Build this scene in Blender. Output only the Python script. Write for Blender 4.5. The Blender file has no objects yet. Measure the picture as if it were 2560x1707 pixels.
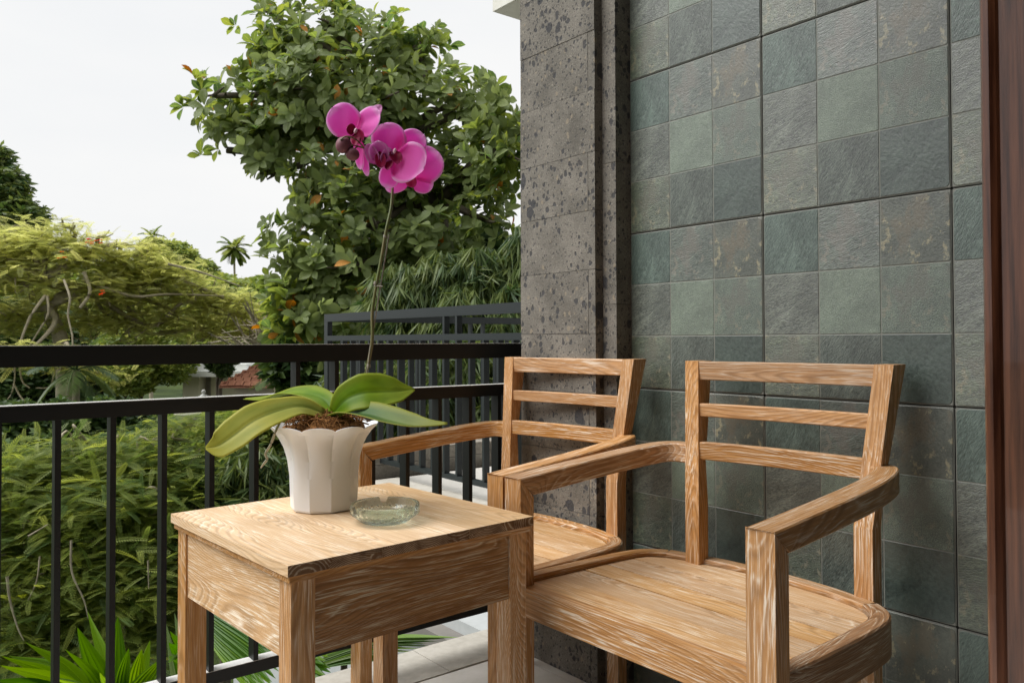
import bpy, bmesh, math, random
import numpy as np
from mathutils import Vector, Matrix

random.seed(7)
rng = np.random.default_rng(7)
S = bpy.context.scene
COL = S.collection
R = math.radians

# ------------------------------------------------------------------ camera
EYE = 0.95
cam_d = bpy.data.cameras.new('camera')
cam = bpy.data.objects.new('camera', cam_d); COL.objects.link(cam); S.camera = cam
yaw, pitch, roll = R(38.395), R(1.0374), R(-0.1733)
F = Vector((math.sin(yaw)*math.cos(pitch), math.cos(yaw)*math.cos(pitch), math.sin(pitch)))
r0 = Vector((math.cos(yaw), -math.sin(yaw), 0)); u0 = r0.cross(F)
RR = r0*math.cos(roll) + u0*math.sin(roll); UU = -r0*math.sin(roll) + u0*math.cos(roll)
cam.matrix_world = Matrix(((RR.x, UU.x, -F.x, 0), (RR.y, UU.y, -F.y, 0), (RR.z, UU.z, -F.z, EYE), (0, 0, 0, 1)))
cam_d.sensor_width = 36; cam_d.lens = 2010/2560*36
cam_d.shift_y = -37.87/2560
cam_d.clip_start = 0.02; cam_d.clip_end = 600
cam_d.dof.use_dof = True; cam_d.dof.focus_distance = 1.75; cam_d.dof.aperture_fstop = 16

# ------------------------------------------------------------------ world, sun, exposure
W = bpy.data.worlds.new('World'); S.world = W; W.use_nodes = True
nt = W.node_tree; nt.nodes.clear()
N = nt.nodes.new; L = nt.links.new
SUN_AZ, SUN_EL = R(-62), R(54)      # azimuth from +Y towards -X, high soft sun behind cloud
out = N('ShaderNodeOutputWorld'); bg = N('ShaderNodeBackground'); bg.inputs[1].default_value = 1.10
sky = N('ShaderNodeTexSky'); sky.sky_type = 'NISHITA'; sky.sun_disc = False
sky.sun_elevation = SUN_EL; sky.sun_rotation = SUN_AZ; sky.dust_density = 6; sky.air_density = 1
sk = N('ShaderNodeVectorMath'); sk.operation = 'SCALE'; sk.inputs['Scale'].default_value = 0.10
tc = N('ShaderNodeTexCoord'); mp = N('ShaderNodeMapping'); mp.inputs['Scale'].default_value = (1, 1, 3.2)
cn = N('ShaderNodeTexNoise'); cn.inputs['Scale'].default_value = 1.7; cn.inputs['Detail'].default_value = 5
cr = N('ShaderNodeValToRGB'); cr.color_ramp.elements[0].position = 0.32; cr.color_ramp.elements[1].position = 0.68
cr.color_ramp.elements[0].color = (0.80, 0.82, 0.84, 1); cr.color_ramp.elements[1].color = (0.885, 0.885, 0.88, 1)
mx = N('ShaderNodeMix'); mx.data_type = 'RGBA'; mx.inputs['Factor'].default_value = 0.97
L(sky.outputs[0], sk.inputs[0]); L(sk.outputs[0], mx.inputs[6])
L(tc.outputs['Generated'], mp.inputs[0]); L(mp.outputs[0], cn.inputs['Vector']); L(cn.outputs[0], cr.inputs[0])
L(cr.outputs[0], mx.inputs[7]); L(mx.outputs[2], bg.inputs[0]); L(bg.outputs[0], out.inputs[0])
sl = bpy.data.lights.new('sun', 'SUN'); sl.energy = 4.4; sl.angle = R(48); sl.color = (1, 0.985, 0.96)
so = bpy.data.objects.new('sun', sl); COL.objects.link(so)
sd = Vector((math.sin(SUN_AZ)*math.cos(SUN_EL), math.cos(SUN_AZ)*math.cos(SUN_EL), math.sin(SUN_EL)))
so.rotation_euler = (-sd).to_track_quat('-Z', 'Y').to_euler()
S.view_settings.view_transform = 'Standard'; S.view_settings.look = 'None'
S.view_settings.exposure = 0.0; S.view_settings.gamma = 1; S.view_settings.use_curve_mapping = False
S.render.engine = 'CYCLES'
S.cycles.max_bounces = 14; S.cycles.diffuse_bounces = 4; S.cycles.transmission_bounces = 14; S.cycles.transparent_max_bounces = 8
S.cycles.caustics_reflective = False; S.cycles.caustics_refractive = True
S.cycles.use_denoising = True

# ------------------------------------------------------------------ materials
class M_:
    """tiny helper round a node tree"""
    def __init__(s, name, rough=0.6, spec=0.5):
        s.m = bpy.data.materials.new(name); s.m.use_nodes = True
        s.t = s.m.node_tree; s.b = s.t.nodes['Principled BSDF']; s.o = s.t.nodes['Material Output']
        s.b.inputs['Roughness'].default_value = rough; s.b.inputs['Specular IOR Level'].default_value = spec
    def n(s, ty, **k):
        q = s.t.nodes.new('ShaderNode'+ty)
        for a, v in k.items(): setattr(q, a, v)
        return q
    def l(s, a, b): s.t.links.new(a, b)
    def val(s, sock, v):
        if hasattr(v, 'node'): s.l(v, sock)
        else: sock.default_value = v
    def math(s, op, a, b=0.0, c=0.0, clamp=False):
        q = s.n('Math', operation=op, use_clamp=clamp)
        for i, v in enumerate((a, b, c)): s.val(q.inputs[i], v)
        return q.outputs[0]
    def vec(s, v, sc=(1, 1, 1), off=None, rot=None):
        q = s.n('Mapping'); s.l(v, q.inputs[0]); q.inputs['Scale'].default_value = sc
        if off is not None: s.val(q.inputs['Location'], off)
        if rot: q.inputs['Rotation'].default_value = rot
        return q.outputs[0]
    def noise(s, v, scale=1.0, det=3, rough=0.5, dist=0.0):
        q = s.n('TexNoise'); s.l(v, q.inputs['Vector']); q.inputs['Scale'].default_value = scale
        q.inputs['Detail'].default_value = det; q.inputs['Roughness'].default_value = rough; q.inputs['Distortion'].default_value = dist
        return q.outputs[0]
    def vor(s, v, scale, feat='F1', out='Distance', rand=1.0):
        q = s.n('TexVoronoi', feature=feat); s.l(v, q.inputs['Vector']); q.inputs['Scale'].default_value = scale
        q.inputs['Randomness'].default_value = rand
        return q.outputs[out]
    def ramp(s, f, lo, hi, a=0.0, b=1.0):
        q = s.n('MapRange'); s.l(f, q.inputs[0]); q.inputs[1].default_value = lo; q.inputs[2].default_value = hi
        q.inputs[3].default_value = a; q.inputs[4].default_value = b
        return q.outputs[0]
    def mix(s, f, a, b, mode='MIX'):
        q = s.n('Mix', data_type='RGBA', blend_type=mode); s.val(q.inputs[0], f)
        for i, v in ((6, a), (7, b)):
            if hasattr(v, 'node'): s.l(v, q.inputs[i])
            else: q.inputs[i].default_value = (*v, 1)
        return q.outputs[2]
    def col(s, c):
        if hasattr(c, 'node'): s.l(c, s.b.inputs['Base Color'])
        else: s.b.inputs['Base Color'].default_value = (*c, 1)
        return s
    def bump(s, h, dist=0.002, strength=0.6):
        q = s.n('Bump'); q.inputs['Distance'].default_value = dist; q.inputs['Strength'].default_value = strength
        s.l(h, q.inputs['Height']); s.l(q.outputs[0], s.b.inputs['Normal']); return s
    def objco(s, rnd=True, k=7.3):
        c = s.n('TexCoord').outputs['Object']
        if not rnd: return c
        r = s.n('ObjectInfo').outputs['Random']
        q = s.n('VectorMath', operation='ADD'); s.l(c, q.inputs[0]); s.l(s.math('MULTIPLY', r, k), q.inputs[1]); return q.outputs[0]

def mat_wood(name, dark=(0.36, 0.175, 0.062), mid=(0.60, 0.325, 0.135), lime=(0.80, 0.70, 0.56), lime_amt=1.0):
    k = M_(name, 0.52, 0.35)
    g = k.n('Attribute', attribute_name='g').outputs['Vector']
    r = k.n('ObjectInfo').outputs['Random']
    ad = k.n('VectorMath', operation='ADD'); k.l(g, ad.inputs[0]); k.l(k.math('MULTIPLY', r, 9.7), ad.inputs[1]); g = ad.outputs[0]
    sx = k.n('SeparateXYZ'); k.l(g, sx.inputs[0])
    fld = k.noise(k.vec(g, (1.25, 6.5, 6.5)), 1.0, 1.2, 0.4, 0.2)          # slow field bends the year rings into flames and cathedrals
    wob = k.noise(k.vec(g, (11, 70, 70)), 1.0, 2, 0.5)
    ph = k.math('ADD', k.math('ADD', k.math('MULTIPLY', sx.outputs[1], 150.0), k.math('MULTIPLY', sx.outputs[2], 110.0)), k.math('ADD', k.math('MULTIPLY', fld, 52.0), k.math('MULTIPLY', wob, 0.6)))
    ring = k.math('FRACT', ph)
    tri = k.math('ABSOLUTE', k.math('SUBTRACT', k.math('MULTIPLY', ring, 2.0), 1.0))
    late = k.ramp(tri, 0.45, 0.95)
    fine = k.noise(k.vec(g, (13, 470, 470)), 1.0, 2, 0.6)
    med = k.noise(k.vec(g, (9, 150, 150)), 1.0, 3, 0.6)
    patch = k.noise(k.vec(g, (3.2, 14, 14), off=(3.1, 1.7, 5.2)), 1.0, 3, 0.6)
    tone = k.noise(k.vec(g, (1.6, 6, 6), off=(9.1, 4.7, 2.2)), 1.0, 2, 0.5)
    c = k.mix(k.ramp(med, 0.34, 0.66), dark, mid)
    c = k.mix(k.ramp(tone, 0.3, 0.7, 0.0, 0.6), c, mid)
    c = k.mix(k.math('MULTIPLY', late, 0.5), c, tuple(x*0.62 for x in dark))
    # lime wash left in the pores: thin lines that follow the rings, short dashes, a few worn patches
    line = k.ramp(k.math('ABSOLUTE', k.math('SUBTRACT', ring, 0.30)), 0.02, 0.15, 1.0, 0.0)
    line = k.math('MULTIPLY', line, k.ramp(fine, 0.42, 0.56))
    dash = k.math('MULTIPLY', k.ramp(fine, 0.53, 0.60), k.ramp(med, 0.42, 0.58))
    lm = k.math('MAXIMUM', k.math('MULTIPLY', line, k.ramp(patch, 0.42, 0.60, 0.16, 1.0)), k.math('MULTIPLY', dash, k.ramp(patch, 0.40, 0.58, 0.3, 1.0)))
    haze = k.math('MULTIPLY', k.ramp(k.noise(k.vec(g, (8, 40, 40), off=(8, 2, 1)), 1.0, 5, 0.7), 0.55, 0.74, 0, 0.42), k.ramp(fine, 0.3, 0.6, 0.4, 1.0))
    lm = k.math('MAXIMUM', lm, haze)
    v = k.n('TexVoronoi'); k.l(k.vec(g, (5, 9, 9)), v.inputs['Vector']); v.inputs['Scale'].default_value = 1.0
    sp = k.n('SeparateColor'); k.l(v.outputs['Color'], sp.inputs[0])
    fill = k.math('MULTIPLY', k.math('LESS_THAN', sp.outputs[0], 0.10), k.ramp(k.math('ADD', v.outputs['Distance'], k.math('MULTIPLY', med, 0.06)), 0.085, 0.10, 1.0, 0.0))
    lm = k.math('MULTIPLY', lm, lime_amt, clamp=True)
    c = k.mix(k.math('MULTIPLY', lm, 0.92), c, lime)
    hv = k.n('HueSaturation'); k.l(k.mix(k.math('MULTIPLY', fill, 0.8), c, (0.80, 0.73, 0.60)), hv.inputs['Color'])
    k.l(k.ramp(r, 0, 1, 0.86, 1.10), hv.inputs['Value']); k.l(k.ramp(k.math('FRACT', k.math('MULTIPLY', r, 7.31)), 0, 1, 0.94, 1.14), hv.inputs['Saturation']); k.col(hv.outputs[0])
    k.l(k.ramp(lm, 0, 1, 0.42, 0.8), k.b.inputs['Roughness'])
    k.bump(k.math('ADD', k.math('MULTIPLY', fine, 0.7), k.math('MULTIPLY', tri, 0.3)), 0.0012, 0.6)
    return k.m

WOOD = mat_wood('limewashed_teak', dark=(0.37, 0.18, 0.070), mid=(0.60, 0.335, 0.150), lime=(0.80, 0.71, 0.59), lime_amt=1.0)
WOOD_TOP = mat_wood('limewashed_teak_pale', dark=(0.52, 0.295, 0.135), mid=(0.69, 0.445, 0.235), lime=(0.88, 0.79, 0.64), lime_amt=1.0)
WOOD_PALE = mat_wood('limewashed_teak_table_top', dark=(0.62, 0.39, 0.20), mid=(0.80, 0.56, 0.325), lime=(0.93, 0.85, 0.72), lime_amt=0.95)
def mat_end(name):
    k = M_(name, 0.7, 0.25); g = k.n('Attribute', attribute_name='g').outputs['Vector']; r = k.n('ObjectInfo').outputs['Random']
    sx = k.n('SeparateXYZ'); k.l(g, sx.inputs[0]); cb = k.n('CombineXYZ'); k.l(k.math('ADD', sx.outputs[1], k.math('MULTIPLY', r, 3.0)), cb.inputs[0]); k.l(k.math('MULTIPLY', sx.outputs[2], 1.3), cb.inputs[1])
    n = k.noise(k.vec(cb.outputs[0], (40, 40, 1)), 1.0, 3, 0.6)
    d = k.vor(cb.outputs[0], 11.0); ph = k.math('ADD', k.math('MULTIPLY', d, 26.0), k.math('MULTIPLY', n, 1.4)); fr = k.math('FRACT', ph)
    ln = k.math('MULTIPLY', k.ramp(k.math('ABSOLUTE', k.math('SUBTRACT', fr, 0.5)), 0.05, 0.22, 1.0, 0.0), k.ramp(n, 0.35, 0.55, 0.3, 1.0))
    c = k.mix(k.ramp(n, 0.3, 0.7), (0.13, 0.065, 0.032), (0.26, 0.145, 0.075)); k.col(k.mix(k.math('MULTIPLY', ln, 0.75), c, (0.60, 0.50, 0.37))); k.bump(fr, 0.0008, 0.5); return k.m
END_GRAIN = mat_end('teak_end_grain')
WOOD_SHADED = mat_wood('limewashed_teak_shaded', dark=(0.21, 0.095, 0.036), mid=(0.38, 0.195, 0.080), lime=(0.62, 0.53, 0.40), lime_amt=1.1)  # darker teak, shade of the camera-facing aprons put into the colour

def mat_slate(name, a, b, kind, ang=0.0, sc=1.0, spots=None, contrast=1.0, rough=0.36):
    a = tuple(x*0.46*w_ for x, w_ in zip(a, (.92, 1.06, .98))); b = tuple(x*0.72*w_ for x, w_ in zip(b, (.92, 1.06, .96)))
    if spots: spots = tuple(tuple(x*0.8 for x in q) for q in spots)
    k = M_(name, rough, 0.95)
    c0 = k.objco(False)
    rot = k.vec(c0, (1, 1, 1), rot=(ang, 0, 0))
    wn = k.n('VectorMath', operation='ADD')
    warp = k.n('TexNoise'); k.l(rot, warp.inputs['Vector']); warp.inputs['Scale'].default_value = 14
    sv = k.n('VectorMath', operation='SCALE'); k.l(warp.outputs['Color'], sv.inputs[0]); sv.inputs['Scale'].default_value = 0.012
    k.l(rot, wn.inputs[0]); k.l(sv.outputs[0], wn.inputs[1]); w = wn.outputs[0]
    if kind == 'streak':
        f1 = k.noise(k.vec(w, (1, 110*sc, 480*sc)), 1.0, 3, 0.7); f2 = k.noise(k.vec(w, (1, 16, 90)), 1.0, 4, 0.65)
        h = k.math('ADD', k.math('MULTIPLY', f1, 0.65), k.math('MULTIPLY', f2, 0.35))
    elif kind == 'grain':
        f1 = k.noise(w, 520*sc, 3, 0.7); f2 = k.noise(w, 60, 5, 0.65)
        h = k.math('ADD', k.math('MULTIPLY', f1, 0.7), k.math('MULTIPLY', f2, 0.3))
    else:
        f1 = k.noise(w, 150*sc, 6, 0.7); f2 = k.noise(w, 18, 4, 0.6)
        h = k.math('ADD', k.math('MULTIPLY', f1, 0.45), k.math('MULTIPLY', f2, 0.55))
    c = k.mix(k.ramp(h, 0.5-0.13/contrast, 0.5+0.13/contrast), a, b)
    cloud = k.noise(w, 9, 3, 0.6)
    c = k.mix(k.ramp(cloud, 0.35, 0.7, 0, 0.5), c, tuple(x*0.55 for x in a))
    if spots:
        m = k.ramp(k.noise(k.vec(w, (1, 14, 8), off=(0, 3.3, 1.2)), 1.0, 5, 0.7), 0.54, 0.62)
        c = k.mix(k.math('MULTIPLY', m, 0.7), c, spots[0])
        m2 = k.ramp(k.noise(k.vec(w, (1, 34, 24), off=(0, 1.3, 6.2)), 1.0, 6, 0.72), 0.57, 0.62)
        c = k.mix(k.math('MULTIPLY', m2, 0.75), c, spots[1])
    k.col(c)
    k.l(k.ramp(f1, 0.3, 0.7, rough-0.08, rough+0.15), k.b.inputs['Roughness'])
    k.bump(h, 0.0026, 0.8)
    return k.m

SL = [  # rows top to bottom, columns left to right as one stands before the wall; the print repeats in every tile
 [mat_slate('slate_teal', (0.085, 0.12, 0.11), (0.23, 0.28, 0.26), 'streak', R(65), 0.8),
  mat_slate('slate_grey', (0.11, 0.125, 0.115), (0.25, 0.265, 0.24), 'streak', R(15), 0.8, ((0.16, 0.15, 0.125), (0.24, 0.225, 0.18))),
  mat_slate('slate_rust', (0.10, 0.105, 0.095), (0.24, 0.235, 0.205), 'blot', 0, 1.2, ((0.16, 0.135, 0.09), (0.38, 0.34, 0.21)))],
 [mat_slate('slate_violet', (0.10, 0.105, 0.10), (0.285, 0.28, 0.25), 'streak', R(22), 1.0, contrast=1.3),
  mat_slate('slate_sage', (0.16, 0.20, 0.165), (0.34, 0.375, 0.305), 'grain', 0, 1.0),
  mat_slate('slate_green', (0.095, 0.13, 0.11), (0.26, 0.29, 0.24), 'grain', 0, 0.8, ((0.11, 0.115, 0.09), (0.22, 0.21, 0.15)))],
 [mat_slate('slate_olive', (0.08, 0.095, 0.075), (0.26, 0.27, 0.20), 'streak', R(8), 1.1, ((0.12, 0.12, 0.085), (0.27, 0.25, 0.16)), contrast=1.2),
  mat_slate('slate_striped', (0.075, 0.088, 0.083), (0.235, 0.245, 0.225), 'streak', R(58), 0.9, contrast=1.2),
  mat_slate('slate_dark', (0.062, 0.083, 0.076), (0.135, 0.165, 0.15), 'blot', 0, 0.9)]]
k = M_('tile_edge', 0.6); k.col(k.mix(k.noise(k.objco(), 60, 4, 0.6), (0.17, 0.175, 0.155), (0.25, 0.255, 0.225))); TILE_EDGE = k.m
k = M_('dark_grout', 0.9); k.col((0.035, 0.033, 0.028)); GROUT = k.m

def mat_lava(name, a=(0.148, 0.138, 0.118), b=(0.285, 0.264, 0.227)):
    k = M_(name, 0.85, 0.25); c0 = k.objco(True, 5.1)
    c = k.mix(k.ramp(k.noise(c0, 9, 4, 0.6), 0.3, 0.7), a, b)
    c = k.mix(k.ramp(k.noise(c0, 260, 3, 0.7), 0.35, 0.7, 0, 0.6), c, (0.07, 0.062, 0.055))
    wv = k.n('VectorMath', operation='ADD'); ns = k.n('TexNoise'); k.l(c0, ns.inputs['Vector']); ns.inputs['Scale'].default_value = 45
    sc = k.n('VectorMath', operation='SCALE'); k.l(ns.outputs['Color'], sc.inputs[0]); sc.inputs['Scale'].default_value = 0.012
    k.l(c0, wv.inputs[0]); k.l(sc.outputs[0], wv.inputs[1]); w = wv.outputs[0]
    def spots(scale, size, keep, seed):
        q = k.n('TexVoronoi'); k.l(k.vec(w, (1, 1, 0.8), off=(seed, seed, seed)), q.inputs['Vector']); q.inputs['Scale'].default_value = scale
        sp = k.n('SeparateColor'); k.l(q.outputs['Color'], sp.inputs[0])
        on = k.math('LESS_THAN', sp.outputs[0], keep)
        sz = k.math('MULTIPLY', sp.outputs[1], size)
        return k.math('MULTIPLY', on, k.ramp(k.math('SUBTRACT', q.outputs['Distance'], sz), -0.03, 0.02, 1, 0))
    big = spots(24, 0.50, 0.26, 0.0); midd = spots(62, 0.52, 0.55, 3.0); sm = spots(150, 0.5, 0.5, 7.0); li = spots(60, 0.40, 0.2, 11.0); lis = spots(170, 0.42, 0.3, 17.0)
    dk = k.mix(k.noise(w, 190, 3, 0.7), (0.025, 0.027, 0.032), (0.085, 0.085, 0.09))
    c = k.mix(k.math('MULTIPLY', lis, 0.55), c, (0.34, 0.31, 0.26))
    c = k.mix(k.math('MULTIPLY', li, 0.6), c, (0.31, 0.26, 0.19))
    c = k.mix(k.math('MULTIPLY', sm, 0.75), c, dk); c = k.mix(k.math('MULTIPLY', midd, 0.85), c, dk); c = k.mix(k.math('MULTIPLY', big, 0.9), c, dk)
    k.col(c)
    h = k.math('SUBTRACT', k.noise(c0, 230, 3, 0.7), k.math('ADD', k.math('MULTIPLY', sm, 0.9), k.math('MULTIPLY', midd, 0.6)))
    k.bump(h, 0.003, 0.8); return k.m
LAVA = mat_lava('lava_stone')

k = M_('black_paint', 0.45, 0.35); k.col((0.006, 0.0065, 0.0065)); k.bump(k.noise(k.objco(), 120, 2), 0.0006, 0.3); BLACK = k.m
k = M_('painted_rail_highlight', 0.5, 0.4); c0 = k.objco(); k.col(k.mix(k.noise(c0, 25, 4, 0.6), (0.66, 0.66, 0.63), (0.78, 0.78, 0.75))); RAIL_HL = k.m  # bright highlight of the rail tops put into a pale colour
k = M_('grey_green_paint', 0.4, 0.45); k.col((0.016, 0.021, 0.022)); k.bump(k.noise(k.objco(), 90, 2), 0.0006, 0.3); GREYP = k.m
def mat_plain(name, a, b, scale=30, rough=0.7, bump=0.001, spec=0.4, det=5):
    k = M_(name, rough, spec); c0 = k.objco(); n = k.noise(c0, scale, det, 0.6); n2 = k.noise(c0, scale*9, 3, 0.6)
    k.col(k.mix(k.ramp(k.math('ADD', k.math('MULTIPLY', n, 0.6), k.math('MULTIPLY', n2, 0.4)), 0.35, 0.65), a, b)); k.bump(n2, bump, 0.5); return k.m
CEIL = mat_plain('added_dark_ceiling', (0.055, 0.035, 0.02), (0.09, 0.06, 0.035), 9, 0.7, 0.001)
FLOOR = mat_plain('floor_tile', (0.66, 0.635, 0.58), (0.76, 0.735, 0.69), 6, 0.35, 0.0005)
KERB = mat_plain('kerb_sandstone', (0.36, 0.335, 0.285), (0.50, 0.475, 0.42), 5, 0.8, 0.002)
CONC = mat_plain('painted_concrete', (0.60, 0.58, 0.52), (0.70, 0.69, 0.64), 4, 0.8, 0.001)
PLASTER = mat_plain('plaster', (0.085, 0.083, 0.08), (0.12, 0.117, 0.11), 4, 0.85, 0.001)
STONEG = mat_plain('garden_stone', (0.20, 0.18, 0.15), (0.36, 0.33, 0.28), 8, 0.85, 0.004)
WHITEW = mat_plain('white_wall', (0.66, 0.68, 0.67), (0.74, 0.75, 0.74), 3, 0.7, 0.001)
SHADEW = mat_plain('shaded_white_wall', (0.38, 0.40, 0.40), (0.46, 0.48, 0.48), 3, 0.8, 0.001)  # white wall greyed, its shade is put into the colour
GREYD = mat_plain('shaded_grey_ledge', (0.17, 0.16, 0.145), (0.22, 0.205, 0.185), 3, 0.8, 0.001)  # ledge grey taken darker, with the shade in the colour
GREYW = mat_plain('grey_wall', (0.30, 0.28, 0.25), (0.38, 0.355, 0.32), 3, 0.7, 0.001)
SOIL = mat_plain('soil', (0.025, 0.018, 0.010), (0.06, 0.045, 0.028), 2, 0.95, 0.02)
BARK_P = mat_plain('pale_bark', (0.22, 0.19, 0.13), (0.42, 0.37, 0.27), 14, 0.85, 0.004)
BARK_D = mat_plain('dark_bark', (0.06, 0.05, 0.035), (0.14, 0.115, 0.085), 14, 0.9, 0.006)
TERRA = mat_plain('terracotta', (0.22, 0.085, 0.05), (0.42, 0.19, 0.12), 9, 0.8, 0.003)
CREAM = mat_plain('cream_wall', (0.55, 0.52, 0.40), (0.63, 0.60, 0.48), 3, 0.8, 0.001)

k = M_('door_frame_wood', 0.28, 0.5); c0 = k.objco()
w1 = k.noise(k.vec(c0, (130, 130, 5)), 1, 4, 0.6); w2 = k.noise(k.vec(c0, (700, 700, 60)), 1, 2, 0.6)
k.col(k.mix(k.ramp(w1, 0.35, 0.65), (0.05, 0.016, 0.008), (0.17, 0.062, 0.030))); k.bump(w2, 0.0006, 0.4); k.b.inputs['Coat Weight'].default_value = 0.3; DOORW = k.m

def mat_leaf(name, a, b, rough=0.45, trans=0.35, tcol=None, vein=False, under=None):
    """leaf: per-leaf tint from attribute 't' and object random, thin translucency"""
    k = M_(name, rough, 0.4)
    t = k.n('Attribute', attribute_name='t').outputs['Fac']; r = k.n('ObjectInfo').outputs['Random']
    f = k.math('FRACT', k.math('ADD', t, r))
    c = k.mix(f, a, b)
    uvn = k.n('Attribute', attribute_name='q').outputs['Vector']
    if vein:
        sp = k.n('SeparateXYZ'); k.l(uvn, sp.inputs[0])
        ax = k.math('ABSOLUTE', sp.outputs[1])
        side = k.math('SINE', k.math('MULTIPLY', k.math('SUBTRACT', sp.outputs[0], k.math('MULTIPLY', ax, 0.35)), 62.0))
        c = k.mix(k.ramp(side, 0.55, 1.0, 0, 0.35), c, tuple(min(1, x*2.2) for x in b))
        c = k.mix(k.ramp(ax, 0.0, 0.07, 0.6, 0.0), c, tuple(min(1, x*2.4) for x in b))
        k.bump(side, 0.004, 0.5)
    if under:
        geo = k.n('NewGeometry').outputs['Backfacing']; c = k.mix(k.math('MULTIPLY', geo, 0.8), c, under)
    k.col(c)
    tr = k.n('BsdfTranslucent'); ms = k.n('MixShader'); ms.inputs[0].default_value = trans
    hs = k.n('HueSaturation'); k.l(c, hs.inputs['Color']); hs.inputs['Value'].default_value = 2.0; hs.inputs['Saturation'].default_value = 1.1; hs.inputs['Hue'].default_value = 0.485
    k.l(hs.outputs[0], tr.inputs[0]); k.l(k.b.outputs[0], ms.inputs[1]); k.l(tr.outputs[0], ms.inputs[2]); k.l(ms.outputs[0], k.o.inputs[0])
    return k.m
LEAF_BIG = mat_leaf('broad_leaf_green', (0.045, 0.105, 0.04), (0.21, 0.255, 0.05), 0.36, 0.42, vein=True, under=(0.20, 0.25, 0.10))
LEAF_OLD = mat_leaf('old_orange_leaf', (0.34, 0.13, 0.02), (0.50, 0.24, 0.05), 0.6, 0.3, vein=True)
FROND = mat_leaf('feathery_olive', (0.25, 0.285, 0.09), (0.42, 0.43, 0.17), 0.6, 0.6)
FROND_N = mat_leaf('feathery_green', (0.075, 0.135, 0.034), (0.30, 0.345, 0.075), 0.55, 0.45)
FROND_Y = mat_leaf('young_yellow_frond', (0.32, 0.38, 0.05), (0.45, 0.48, 0.08), 0.55, 0.5)
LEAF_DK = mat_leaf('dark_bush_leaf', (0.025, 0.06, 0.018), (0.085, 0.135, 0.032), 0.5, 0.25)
LEAF_MGO = mat_leaf('mango_leaf', (0.04, 0.085, 0.022), (0.17, 0.21, 0.055), 0.45, 0.3)
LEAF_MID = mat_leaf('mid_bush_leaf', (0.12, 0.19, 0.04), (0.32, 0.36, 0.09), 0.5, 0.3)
LEAF_BAM = mat_leaf('bamboo_leaf', (0.03, 0.07, 0.02), (0.15, 0.19, 0.05), 0.5, 0.3)
LEAF_PALM = mat_leaf('pleated_leaf', (0.035, 0.125, 0.010), (0.15, 0.27, 0.014), 0.36, 0.42)
LEAF_FAN = mat_leaf('pale_fan_leaf', (0.10, 0.19, 0.06), (0.26, 0.34, 0.15), 0.42, 0.3)
FLOWER_R = mat_leaf('flame_flower', (0.65, 0.07, 0.02), (0.75, 0.16, 0.03), 0.6, 0.3)

k = M_('grass_ground', 0.95, 0.1); c0 = k.objco(False)
k.col(k.mix(k.ramp(k.noise(c0, 0.25, 5, 0.6), 0.35, 0.65), (0.018, 0.03, 0.010), (0.06, 0.085, 0.022))); k.bump(k.noise(c0, 9, 5, 0.7), 0.08, 1.0); GRASS = k.m

k = M_('pot_plastic', 0.30, 0.5); k.col((0.84, 0.88, 0.93)); k.b.inputs['Subsurface Weight'].default_value = 0.25; k.b.inputs['Subsurface Radius'].default_value = (0.014, 0.014, 0.013); k.b.inputs['Subsurface Scale'].default_value = 0.4; POTM = k.m
k = M_('green_tinted_glass', 0.02, 0.5); gl = k.n('BsdfGlass'); gl.inputs['Color'].default_value = (0.93, 0.98, 0.958, 1); gl.inputs['Roughness'].default_value = 0.0; gl.inputs['IOR'].default_value = 1.48
tr = k.n('BsdfTransparent'); tr.inputs[0].default_value = (0.985, 0.995, 0.99, 1); ms = k.n('MixShader'); ms.inputs[0].default_value = 0.12; k.l(gl.outputs[0], ms.inputs[1]); k.l(tr.outputs[0], ms.inputs[2]); k.l(ms.outputs[0], k.o.inputs[0]); GLASS = k.m
k = M_('coco_fibre', 0.95, 0.1); c0 = k.objco(False); k.col(k.mix(k.ramp(k.noise(c0, 110, 3, 0.7), 0.35, 0.65), (0.06, 0.025, 0.009), (0.34, 0.16, 0.055))); FIBRE = k.m
k = M_('orchid_root', 0.6); k.col((0.50, 0.48, 0.36)); ROOT = k.m
k = M_('orchid_stem', 0.45); c0 = k.objco(False); k.col(k.mix(k.ramp(k.noise(c0, 25, 2), 0.4, 0.6), (0.11, 0.14, 0.035), (0.16, 0.14, 0.055))); STEM = k.m
k = M_('stake', 0.4); k.col((0.30, 0.27, 0.22)); STAKE = k.m

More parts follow.
